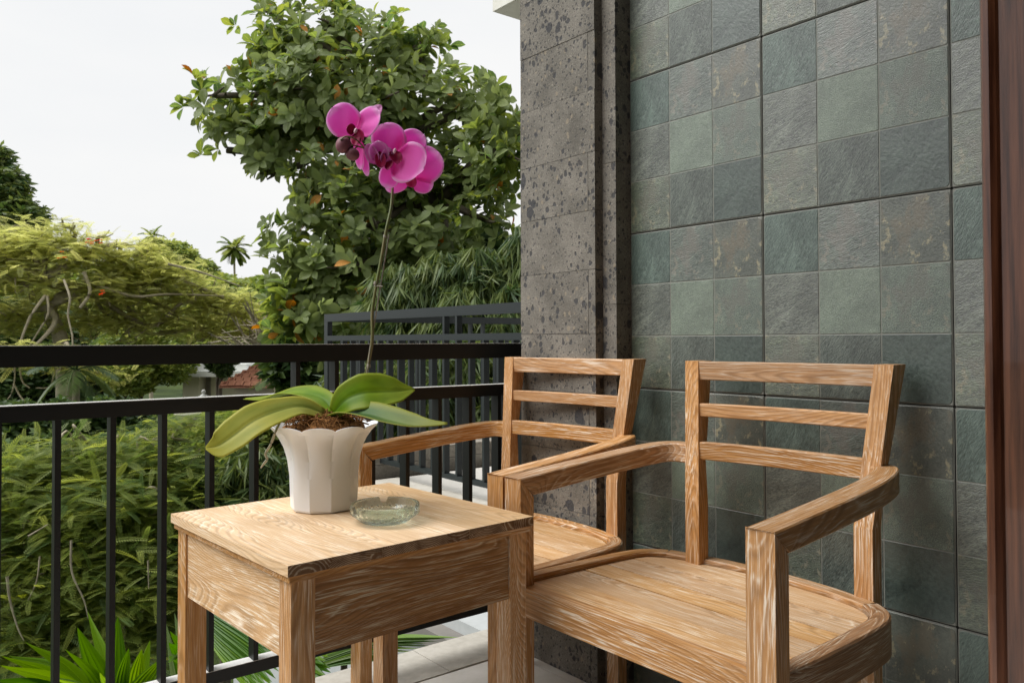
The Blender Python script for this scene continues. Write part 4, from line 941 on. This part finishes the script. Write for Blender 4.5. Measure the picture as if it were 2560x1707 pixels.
FT = [(2.19,19.92,2.78,0.63), (2.79,19.44,3.03,0.59), (3.38,18.97,2.77,0.63), (4.10,19.04,2.73,0.61), (4.85,19.09,2.60,0.63), (2.39,19.13,2.23,0.49), (5.27,18.76,2.33,0.56), (6.00,18.83,1.96,0.57), (6.51,18.43,1.82,0.46), (4.50,19.38,2.07,0.63), (5.28,19.41,1.54,0.64),
      (6.17,19.35,1.27,0.61), (6.91,18.76,1.46,0.47), (3.72,18.72,2.09,0.51), (1.61,19.74,2.72,0.74), (1.38,19.30,1.87,0.64), (3.18,19.12,3.41,0.25), (3.78,18.65,3.19,0.25), (4.77,19.14,3.14,0.31), (2.25,19.85,3.32,0.34), (2.95,19.98,1.78,0.52), (3.63,19.44,1.43,0.52), (4.51,19.39,1.35,0.54), (2.18,19.70,1.42,0.59), (2.26,18.00,0.69,0.39), (2.98,17.42,0.61,0.39), (3.35,17.14,0.37,0.31)]
ft, ftp = sprays('flame_tree', 'spreading umbrella-shaped tree with olive feathery layers and a few scarlet flowers, left background', (3.186,19.877,-2.049), FT, 12500, FROND, fb_,
   [(3.194,19.555,0.566), (2.897,19.382,1.673), (3.464,19.178,2.107), (2.759,19.222,2.250), (3.525,19.114,2.792)], .17, .6, 300, .17, r1=.022, size=(.55, .95), twigs=260,
   extra=[([(2.682,18.526,1.881), (2.492,18.300,1.627), (2.368,18.276,1.388), (2.222,18.275,0.917), (2.122,18.240,0.374)], [.035, .018]), ([(2.714,18.501,1.881), (2.696,18.269,1.511), (2.528,18.283,1.153), (2.360,18.295,0.838)], [.028, .012]),
          ([(2.940,18.060,2.187), (2.999,17.767,1.817), (2.971,17.797,1.464), (3.030,17.635,0.914), (2.821,17.685,0.371)], [.025, .012]), ([(2.100,18.248,0.762), (2.140,18.225,0.374), (2.081,18.153,-0.008), (1.962,18.252,-0.238)], [.018, .008]), ([(2.118,18.248,0.141), (2.264,18.012,-0.162), (2.567,17.773,-0.241)], [.02, .01]), ([(2.165,18.069,0.763), (2.230,18.029,0.223), (2.353,17.936,0.069)], [.022, .012]), ([(2.742,17.618,0.491), (2.654,17.696,0.106), (2.443,17.864,0.068)], [.02, .01]),
          ([(3.352,18.367,2.388), (3.431,18.186,1.972), (3.234,18.094,1.637)], [.04, .03]), ([(3.321,18.395,2.224), (4.253,18.301,1.922), (4.992,18.352,1.991), (6.118,18.099,1.973)], [.04, .015]), ([(4.901,18.027,2.615), (5.502,17.809,2.459), (6.255,17.475,2.168)], [.03, .01])])
for u_, v_ in ():
    pass
o = None
fp = proto_tuft(5, .10, .06, 1.0, .0, 9)
for c_ in ((3.403,18.184,3.032), (3.563,18.058,2.999), (2.886,18.092,2.665), (3.535,17.595,1.906)):
    V = []; Fq = []; Q = []
    for i in range(4):
        p_ = np.array(c_)+rng.normal(size=3)*.035; Fq.append(fp[1]+len(V)*len(fp[0])); V.append(fp[0]*.42+p_); Q.append(fp[2])
    me = npmesh('flower_cluster', np.concatenate(V), np.concatenate(Fq), True, q=np.concatenate(Q), t=rng.random()); o = link('flower_cluster', me, FLOWER_R, ft); o.matrix_basis = parent_inv[ft.name]; o['kind'] = 'stuff'

# -- the lower feathery shrub just below the railing
SB = [(0.86,7.25,-0.08,0.25), (1.16,7.27,-0.02,0.24), (1.51,7.25,0.01,0.23), (1.79,7.02,-0.02,0.23), (0.80,6.92,-0.32,0.26), (1.09,6.82,-0.29,0.28), (1.40,6.71,-0.28,0.29), (1.74,6.69,-0.35,0.25), (0.88,6.74,-0.59,0.26), (1.19,6.62,-0.62,0.26),
      (1.52,6.49,-0.65,0.25), (1.97,6.88,-0.18,0.20), (1.83,6.49,-0.61,0.19), (0.60,7.21,-0.17,0.33), (0.84,6.65,-0.85,0.26), (1.22,6.48,-0.88,0.25), (1.56,6.33,-0.88,0.21), (2.17,7.23,0.23,0.14), (0.79,6.57,-1.10,0.25), (1.11,6.44,-1.16,0.26), (1.47,6.28,-1.17,0.23), (1.93,6.42,-1.04,0.22), (2.16,6.37,-0.82,0.22)]
fn_ = (*proto_frond(.27, 14, .044, .0095, .22), 1.6)
sprays('feathery_shrub', 'feathery green shrub with fine twigs filling the view below the black railing, lower left', (1.348,7.146,-1.103), SB, 15000, FROND_N, fn_,
   [(1.357,7.162,-2.058), (1.281,7.079,-1.384), (1.447,7.065,-0.944)], .05, .7, 300, .13, r1=.012, size=(.55, 1.0), twigs=120, sec=FROND_Y, bark=BARK_P,
   extra=[([(0.684,6.128,-0.561), (0.700,6.120,-0.716), (0.742,6.090,-0.897), (0.773,6.068,-0.975)], [.009, .006, .003]), ([(0.866,6.110,-0.459), (0.851,6.125,-0.617), (0.807,6.164,-0.749)], [.006, .003]), ([(1.026,5.980,-0.354), (1.032,5.981,-0.565), (1.096,5.934,-0.750), (1.118,5.920,-0.868)], [.007, .006, .002]), ([(0.803,6.157,-0.327), (0.922,6.188,-0.271)], [.006, .003]), ([(1.478,5.882,-0.542), (1.484,5.882,-0.733)], [.006, .003])])

# -- bushes and trees farther back
CL = proto_tuft(7, .22, .085, 1.4, .15, 11); CLs = proto_tuft(6, .12, .05, 1.4, .1, 12)
def bush(name, label, loc, B, n, mat, proto=CL, group='garden trees behind the flame tree', flat=.9, size=(.7, 1.3), bark=BARK_D, r0=.14, cat='tree'):
    return tufts(name, label, cat, loc, B, n, proto, mat, group, 0, flat=flat, size=size, bark=bark, r0=r0, shell=.33)
bush('mango_tree', 'dense dark green tree crown cut off by the upper left edge', (2.372,28.760,0.426), [(2.33,28.68,5.44,1.19), (2.93,27.69,5.48,0.70), (3.32,27.14,4.63,0.64), (2.79,28.29,6.39,0.50), (3.06,27.87,3.98,1.07), (2.06,28.92,4.01,1.67)], 5200, LEAF_MGO)
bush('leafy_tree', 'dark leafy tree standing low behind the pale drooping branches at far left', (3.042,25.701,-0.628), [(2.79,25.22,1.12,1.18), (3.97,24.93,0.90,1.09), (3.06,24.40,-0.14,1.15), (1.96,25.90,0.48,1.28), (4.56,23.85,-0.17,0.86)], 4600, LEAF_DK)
bush('leafy_tree', 'soft olive treetops far behind the flame tree trunk', (6.020,33.563,-1.209), [(4.35,34.80,2.68,1.64), (5.99,33.51,2.37,1.64), (7.51,32.30,2.22,1.49), (8.68,31.37,2.36,1.34), (2.95,35.92,2.38,1.64), (5.16,34.14,3.42,0.90), (7.15,32.56,3.26,0.90)], 5200, LEAF_MID, size=(1.0, 1.6))
bush('leafy_tree', 'bright yellow-green bush just above the black top rail, left of the palm', (5.278,22.651,-0.566), [(4.90,22.28,0.80,0.61), (5.76,22.24,1.00,0.68), (5.02,21.56,0.20,0.70), (5.94,21.46,0.39,0.61), (4.46,22.38,0.50,0.50)], 3600, LEAF_MID, CLs)
bush('leafy_tree', 'green tree mass right of the flame tree, below the distant palm', (8.185,24.181,-0.791), [(8.16,24.14,1.96,1.07), (8.73,23.06,1.70,0.94), (7.29,23.57,0.89,0.92), (8.19,22.86,1.00,0.63), (9.29,23.26,1.23,0.60), (9.09,23.39,2.31,0.66)], 4600, LEAF_MID)
bush('leafy_tree', 'hazy green treetops along the skyline below the distant palm', (15.677,46.329,-1.242), [(13.46,47.92,5.63,1.26), (14.55,47.09,4.71,1.14), (15.29,45.24,3.84,1.07), (16.35,44.41,3.61,1.01), (13.02,49.54,5.97,1.17), (17.02,42.62,3.00,1.31), (14.60,45.82,2.61,2.01)], 4600, LEAF_MID, size=(1.2, 2.0))
bush('leafy_tree', 'small dark tree between the white house and the tiled roof', (6.704,20.244,-0.500), [(6.49,19.75,0.46,0.23), (6.64,19.64,0.26,0.19), (6.41,19.81,0.60,0.25), (6.79,19.64,0.55,0.21)], 900, LEAF_DK, CLs)
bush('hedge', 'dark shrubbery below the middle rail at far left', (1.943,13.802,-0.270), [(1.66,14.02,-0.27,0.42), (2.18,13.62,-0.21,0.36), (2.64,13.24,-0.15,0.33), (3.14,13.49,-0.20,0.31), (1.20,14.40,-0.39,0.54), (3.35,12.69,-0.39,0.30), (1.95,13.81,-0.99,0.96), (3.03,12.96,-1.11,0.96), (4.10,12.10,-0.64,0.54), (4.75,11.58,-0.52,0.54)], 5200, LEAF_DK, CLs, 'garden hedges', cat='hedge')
bush('hedge', 'brownish green shrub between the balusters just left of the orchid leaf', (3.077,9.082,-0.598), [(3.07,9.07,0.03,0.22), (3.35,8.85,-0.06,0.27), (2.87,8.98,-0.17,0.22), (3.14,8.77,-0.35,0.26), (3.71,8.82,0.01,0.32), (4.07,8.53,0.10,0.32)], 2600, LEAF_MID, CLs, 'garden hedges', r0=.05, cat='hedge')
bush('leafy_tree', 'pale sunlit foliage behind the terrace railing at the pillar edge', (11.543,13.854,-0.376), [(11.24,14.03,2.31,0.54), (11.60,13.77,1.59,0.72), (10.66,13.87,1.40,0.52), (10.63,13.28,0.71,0.59), (9.90,13.85,0.89,0.51)], 2600, LEAF_MID)
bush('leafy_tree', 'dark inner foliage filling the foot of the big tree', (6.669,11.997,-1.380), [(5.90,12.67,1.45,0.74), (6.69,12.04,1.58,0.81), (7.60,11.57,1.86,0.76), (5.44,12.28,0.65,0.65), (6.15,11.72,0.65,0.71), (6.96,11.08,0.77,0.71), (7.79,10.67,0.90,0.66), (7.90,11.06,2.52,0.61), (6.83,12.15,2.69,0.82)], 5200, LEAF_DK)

# bare plumeria twigs
pl = tree_root('bare_shrub', (5.737,13.982,-0.105), 'leafless pale-twigged shrub beside the big tree, above the railing', 'shrub'); pl.location.z = GZ; parent_inv[pl.name] = Matrix.Translation(-pl.location)
parts = [tubegeo(smoothpath([tuple(pl.location), (5.674,14.016,0.617)], 6), [.06, .04], 7)]
for i in range(60):
    a = np.array((5.674,14.016,0.617)); e = np.array((5.630,13.911,1.121))+rng.normal(size=3)*np.array((.45, .3, .30)); m_ = (a+e)/2+rng.normal(size=3)*.10
    parts.append(tubegeo(smoothpath([a, m_, e], 8), [.022, .010], 5))
    for j in range(3): parts.append(tubegeo([e*.4+m_*.6, e+rng.normal(size=3)*.14], [.010, .006], 4))
wood_part(pl, joingeo(parts), BARK_P, 'branches')

# palms
def palm(name, label, top, crown_r, nf, mat, tilt_=0.0, group=None, leaf_n=22, lw=.055):
    t = tree_root(name, top, label, 'palm tree', group); t.location.z = GZ; parent_inv[t.name] = Matrix.Translation(-t.location); top = np.array(top)
    wood_part(t, tubegeo(smoothpath([(top[0], top[1], GZ), (top[0]+tilt_, top[1], (GZ+top[2])/2), tuple(top)], 12), [.11, .07, .06], 8), BARK_P)
    for k_ in range(nf):
        az = k_*2.399+rng.uniform(-.2, .2); el = R(72)-R(120)*(k_/nf)**1.0; V = []; Fq = []; Q = []; prev = None
        d = np.array((math.cos(az)*math.cos(el), math.sin(az)*math.cos(el), math.sin(el))); p = np.zeros(3); pts = []
        for i in range(9): pts.append(p.copy()); p = p+d*crown_r/8; d = d+np.array((0, 0, -.17)); d /= np.linalg.norm(d)
        side = np.cross(d, (0, 0, 1)); side /= np.linalg.norm(side)+1e-9
        for i in range(leaf_n):
            f = .12+.88*i/leaf_n; q = pts[min(8, int(f*8))]+(pts[min(8, int(f*8)+1)]-pts[min(8, int(f*8))])*(f*8-int(f*8)); fw = pts[min(8, int(f*8)+1)]-pts[max(0, int(f*8)-1)]; fw /= np.linalg.norm(fw)
            for s in (-1, 1):
                dd = side*s*.8+fw*.7+np.array((0, 0, -.35+rng.uniform(-.1, .1))); dd /= np.linalg.norm(dd); l_ = crown_r*.42*math.sin(math.pi*(.15+.8*f))**.7; w_ = crown_r*lw; sdv = np.cross(dd, (0, 0, 1.0)); sdv /= np.linalg.norm(sdv); b = len(V)
                V.extend([q, q+dd*l_*.4+sdv*w_, q+dd*l_, q+dd*l_*.4-sdv*w_]); Q.extend([(0, 0, 0), (.5, 1, 0), (1, 0, 0), (.5, -1, 0)]); Fq.append((b, b+1, b+2, b+3))
        tv, tf = tubegeo(pts, [crown_r*.02, crown_r*.006], 4); Fq = np.concatenate([np.array(Fq), tf+len(V)]); V = np.concatenate([np.array(V), tv]); Q = np.concatenate([np.array(Q), np.zeros((len(tv), 3))])
        me = npmesh('frond', V+top, Fq, False, q=Q, t=rng.random()); o = link('frond', me, mat, t); o.matrix_basis = parent_inv[t.name]
palm('palm_tree', 'slender areca palm standing alone against the white sky', (16.059,45.853,6.262), 1.05, 22, LEAF_MID, .1, 'distant palms', 16, .075)
palm('palm_tree', 'palm top just rising over the flame tree crown', (10.762,42.396,6.178), 0.75, 14, LEAF_MID, 0, 'distant palms', 14, .075)
palm('palm_tree', 'arching palm fronds in front of the terracotta roof', (5.781,13.300,0.279), 1.0, 11, LEAF_BAM, 0, 'garden palms', 26, .022)
palm('palm_tree', 'low dark palm fronds under the flame tree behind the middle rail', (2.848,16.258,0.447), .85, 12, LEAF_DK, 0, 'garden palms', 26, .018)

# -- pleated-leaf plants at the foot of the railing
def pleat(parent, base, tip, hw, mat, lift=.25, nrm=None, name='leaf', peak=.42, tw=0.0):
    base = np.array(base); tip = np.array(tip); Ln = np.linalg.norm(tip-base); mid = (base+tip)/2+np.array((0, 0, lift*Ln)); S_ = smoothpath([base, mid, tip], 16); n = len(S_); V = []; Q = []; na = 11
    nrm = np.array(nrm if nrm is not None else -np.array(F), float)
    for i in range(n):
        t = i/(n-1); T_ = S_[min(i+1, n-1)]-S_[max(i-1, 0)]; T_ /= np.linalg.norm(T_); nf = nrm-T_*np.dot(nrm, T_); nf /= np.linalg.norm(nf); sdv = np.cross(T_, nf)
        a = tw*t; sdv, nf = sdv*math.cos(a)+nf*math.sin(a), nf*math.cos(a)-sdv*math.sin(a)
        w = hw*max(.03, math.sin(math.pi*t**(math.log(.5)/math.log(peak)))**.85)
        for j in range(na):
            s = -1+2*j/(na-1); V.append(S_[i]+sdv*s*w+nf*w*((.09 if j % 2 else -.09)+.35*abs(s))); Q.append((t, s, 0))
    me = npmesh(name, V, gridfaces(n, na), False, q=Q, t=rng.random()); o = link(name, me, mat, parent); o.matrix_basis = parent_inv[parent.name]; return o
def plant(label, loc, group='pleated-leaf plants below the railing'):
    p = tree_root('pleated_plant', loc, label, 'plant', group); p.location.z = GZ; parent_inv[p.name] = Matrix.Translation(-p.location)
    base = np.array(loc)
    parts = [tubegeo(smoothpath([(base[0]+dx, base[1]+dy, GZ), (base[0]+dx*.4, base[1]+dy*.4, (GZ+base[2])/2), tuple(base)], 8), [.018, .014, .012], 6) for dx, dy in ((0, 0), (.1, .06), (-.08, .09))]
    wood_part(p, joingeo(parts), BARK_D, 'stem'); return p
p = plant('bright green plant with broad ribbed leaves rising at the bottom left corner', (0.705,3.174,-0.428))
bs = (0.693,3.119,-0.418)
for (tu, tv, d, hw, lf, tw) in ((194,1568,2.75,.050,.02,.2), (219,1527,2.95,.036,.05,.5), (295,1541,2.8,.044,.0,0), (64,1604,2.8,.038,.12,.6), (3,1638,2.7,.036,.12,.5), (22,1638,2.9,.034,.14,.5), (2,1662,2.6,.042,.10,.4), (164,1622,2.7,.030,.12,.5), (322,1620,2.75,.026,.1,-.4), (355,1622,2.8,.030,.08,-.2), (375,1600,2.95,.030,.0,.1), (-40,1700,2.6,.040,.15,.4), (130,1690,2.5,.045,.12,.3), (410,1640,2.8,.035,.08,-.5), (250,1680,2.45,.045,.05,.1)):
    F_ = F; P0 = np.array((0, 0, EYE))
    k_ = (tu-1280)/2010; q_ = -(tv-853.5+37.87)/2010
    e = P0+d*(np.array(F)+k_*np.array(RR)+q_*np.array(UU)); pleat(p, np.array(bs)+rng.normal(size=3)*.02, e, hw, LEAF_PALM, lf, tw=tw)
p = plant('plant with arching ribbed leaves and pale upright blades behind the table leg', (0.960,3.230,-0.554))
bs = (0.921,3.197,-0.530)
for (tu, tv, d, hw, lf, tw, mt) in ((416,1560,3.0,.022,.0,0,1), (436,1530,3.1,.020,.0,0,1), (425,1577,2.9,.022,.2,-.5,0), (422,1605,2.85,.030,.25,-.4,0), (423,1640,2.8,.028,.25,-.4,0), (418,1655,2.75,.026,.3,-.4,0), (445,1600,3.2,.03,.05,0,1), (470,1590,3.1,.03,.1,.3,0)):
    k_ = (tu-1280)/2010; q_ = -(tv-853.5+37.87)/2010
    e = P0+d*(np.array(F)+k_*np.array(RR)+q_*np.array(UU)); pleat(p, np.array(bs)+np.array(RR)*.07+rng.normal(size=3)*.02, e, hw, LEAF_FAN if mt else LEAF_PALM, lf, tw=tw)
p = plant('young palm with long dark green blades fanning down under the side table', (1.134,3.340,-0.209))
def pix(tu, tv, d): return P0+d*(np.array(F)+(tu-1280)/2010*np.array(RR)-(tv-853.5+37.87)/2010*np.array(UU))
for i in range(13):
    f = i/12; s0 = pix(500+20*f, 1500+90*f, 3.25); e0 = pix(720-70*f+rng.uniform(-10, 10), 1640+110*f, 2.95); pleat(p, s0, e0, .026, LEAF_PALM, .04, tw=.2)
p = plant('palm frond with pale parallel ribs lying beyond the kerb under the side table', (1.383,2.760,-0.239))
for i in range(15):
    f = i/14; s0 = pix(800, 1640+30*f, 3.0); e0 = pix(1150-150*f+rng.uniform(-12, 12), 1592+80*f-25*math.sin(3*f), 2.75+.1*f); pleat(p, s0, e0, .018, LEAF_FAN if i % 3 else LEAF_PALM, .05, nrm=(0, -.3, 1), tw=.1)
for i in range(10):
    f = i/9; s0 = pix(700, 1600+40*f, 2.9); e0 = pix(820+rng.uniform(-10, 10), 1620+90*f, 2.7); pleat(p, s0, e0, .022, LEAF_PALM, .05, tw=.2)

# ------------------------------------------------------------------ garden buildings, path, statue
def tiled_roof(parent, x0, x1, y0, y1, z0, z1, rows, cols):
    """hipped pantile roof: each visible tile its own object"""
    bm = bmesh.new(); cx = (x0+x1)/2; r_ = (y1-y0)/2
    a = [bm.verts.new(v) for v in ((x0, y0, z0), (x1, y0, z0), (x1, y1, z0), (x0, y1, z0))]; t1 = bm.verts.new((x0+r_*.9, (y0+y1)/2, z1)); t2 = bm.verts.new((x1-r_*.9, (y0+y1)/2, z1))
    for f in ((a[0], a[1], t2, t1), (a[1], a[2], t2), (a[2], a[3], t1, t2), (a[3], a[0], t1), (a[3], a[2], a[1], a[0])): bm.faces.new(f)
    bmfinish('roof', bm, TERRA, parent)
    bm = bmesh.new(); bmbox(bm, (-.078, -.02, -.012), (.078, .15, .014)); me = bpy.data.meshes.new('roof_tile'); bm.to_mesh(me); bm.free(); me.materials.append(TERRA)
    for face in ('front', 'left'):
        for i in range(rows):
            f = (i+.2)/rows
            if face == 'front':
                xa, xb_ = x0+r_*.9*f, x1-r_*.9*f; y = y0+(y1-y0)/2*f; n = int((xb_-xa)/.17)
                for j in range(n): link('roof_tile', me, None, parent, (xa+(j+.5)*(xb_-xa)/n, y, z0+(z1-z0)*f+.03+rng.uniform(0, .015)), (math.atan2(z1-z0, (y1-y0)/2), 0, rng.normal()*.03))
            else:
                ya, yb_ = y0+(y1-y0)/2*f, y1-(y1-y0)/2*f; n = int((yb_-ya)/.17)
                for j in range(n): link('roof_tile', me, None, parent, (x0+r_*.9*f, ya+(j+.5)*(yb_-ya)/n, z0+(z1-z0)*f+.03+rng.uniform(0, .015)), (math.atan2(z1-z0, r_*.9), 0, -math.pi/2+rng.normal()*.03))
pc = (7.217,18.550,-0.053)
pav = empty('tiled_pavilion', (pc[0], pc[1], 0), R(-38)); tag(pav, 'small garden house with a red-brown terracotta tiled roof, seen between the rails', 'house')
ze = (7.180,18.580,-0.081)[2]; zt_ = (7.175,18.570,0.562)[2]
tiled_roof(pav, -.72, 2.6, -1.0, 1.0, ze, zt_, 8, 18)
box('wall', (-.45, -.7, GZ-.2), (2.3, .7, ze-.02), CREAM, pav, bev=0)
wc = (6.699,22.152,-0.072)
wh = empty('white_house', (wc[0], wc[1], 0), R(-38)); tag(wh, 'cream-walled garden house with a flat pale roof edge behind the statue', 'house')
zr = (6.696,22.148,0.195)[2]
box('wall', (-.30, 0, GZ-.2), (.13, 1.8, zr-.18), CREAM, wh, bev=0); box('wall', (.34, .3, GZ-.2), (1.3, 1.8, zr-.18), CREAM, wh, bev=0); box('recess', (.13, .5, GZ-.2), (.34, 1.7, zr-.18), GREYW, wh, bev=0)
box('roof', (-.55, -.25, zr-.17), (1.6, 2.0, zr-.02), WHITEW, wh, bev=.01); box('roof', (-.38, 0, zr-.018), (1.4, 1.9, zr+.16), WHITEW, wh, bev=.01)
# statue
sp_ = (6.262,19.953,-0.366)
st = empty('garden_statue', (sp_[0], sp_[1], 0)); tag(st, 'small white seated stone figure on a plinth in the garden', 'statue')
zs_ = sp_[2]-.05
bm = bmesh.new(); bmbox(bm, (-.16, -.16, GZ-.3), (.16, .16, zs_-.24)); bmfinish('plinth', bm, STONEG, st, bev=.01)
prof_ = [(.17, -.32), (.19, -.24), (.15, -.18), (.10, -.12), (.115, -.02), (.12, .06), (.09, .11), (.045, .13), (.04, .15), (.062, .175), (.07, .21), (.06, .25), (.03, .275), (.0, .285)]
V = []
for r_, z in prof_:
    for i in range(20):
        a = 2*math.pi*i/20; V.append((.75*r_*math.cos(a)*(1.15 if z < .1 else 1), .75*r_*math.sin(a)*.85, zs_+.75*z))
link('figure', npmesh('figure', V, gridfaces(len(prof_), 20, True), True), WHITEW, st)
for sx in (-1, 1):
    a_ = tubegeo(smoothpath([(sx*.10, 0, zs_+.045), (sx*.13, -.04, zs_-.02), (sx*.07, -.09, zs_-.075)], 8), [.026, .021], 8); link('arm', npmesh('arm', a_[0], a_[1], True), WHITEW, st)
# path and low steps seen under the middle rail
pth = empty('garden_path'); tag(pth, kind='structure')
c_ = (4.773,16.669,-0.486)
for i in range(6): box('paving_slab', (c_[0]-2.2+i*.72, c_[1]-.3, c_[2]-.12), (c_[0]-2.2+i*.72+.70, c_[1]+.35, c_[2]), KERB, pth, bev=.01)
box('path_bed', (c_[0]-3, c_[1]-.6, GZ-.4), (c_[0]+2.6, c_[1]+1.4, c_[2]-.125), SOIL, pth, bev=0)
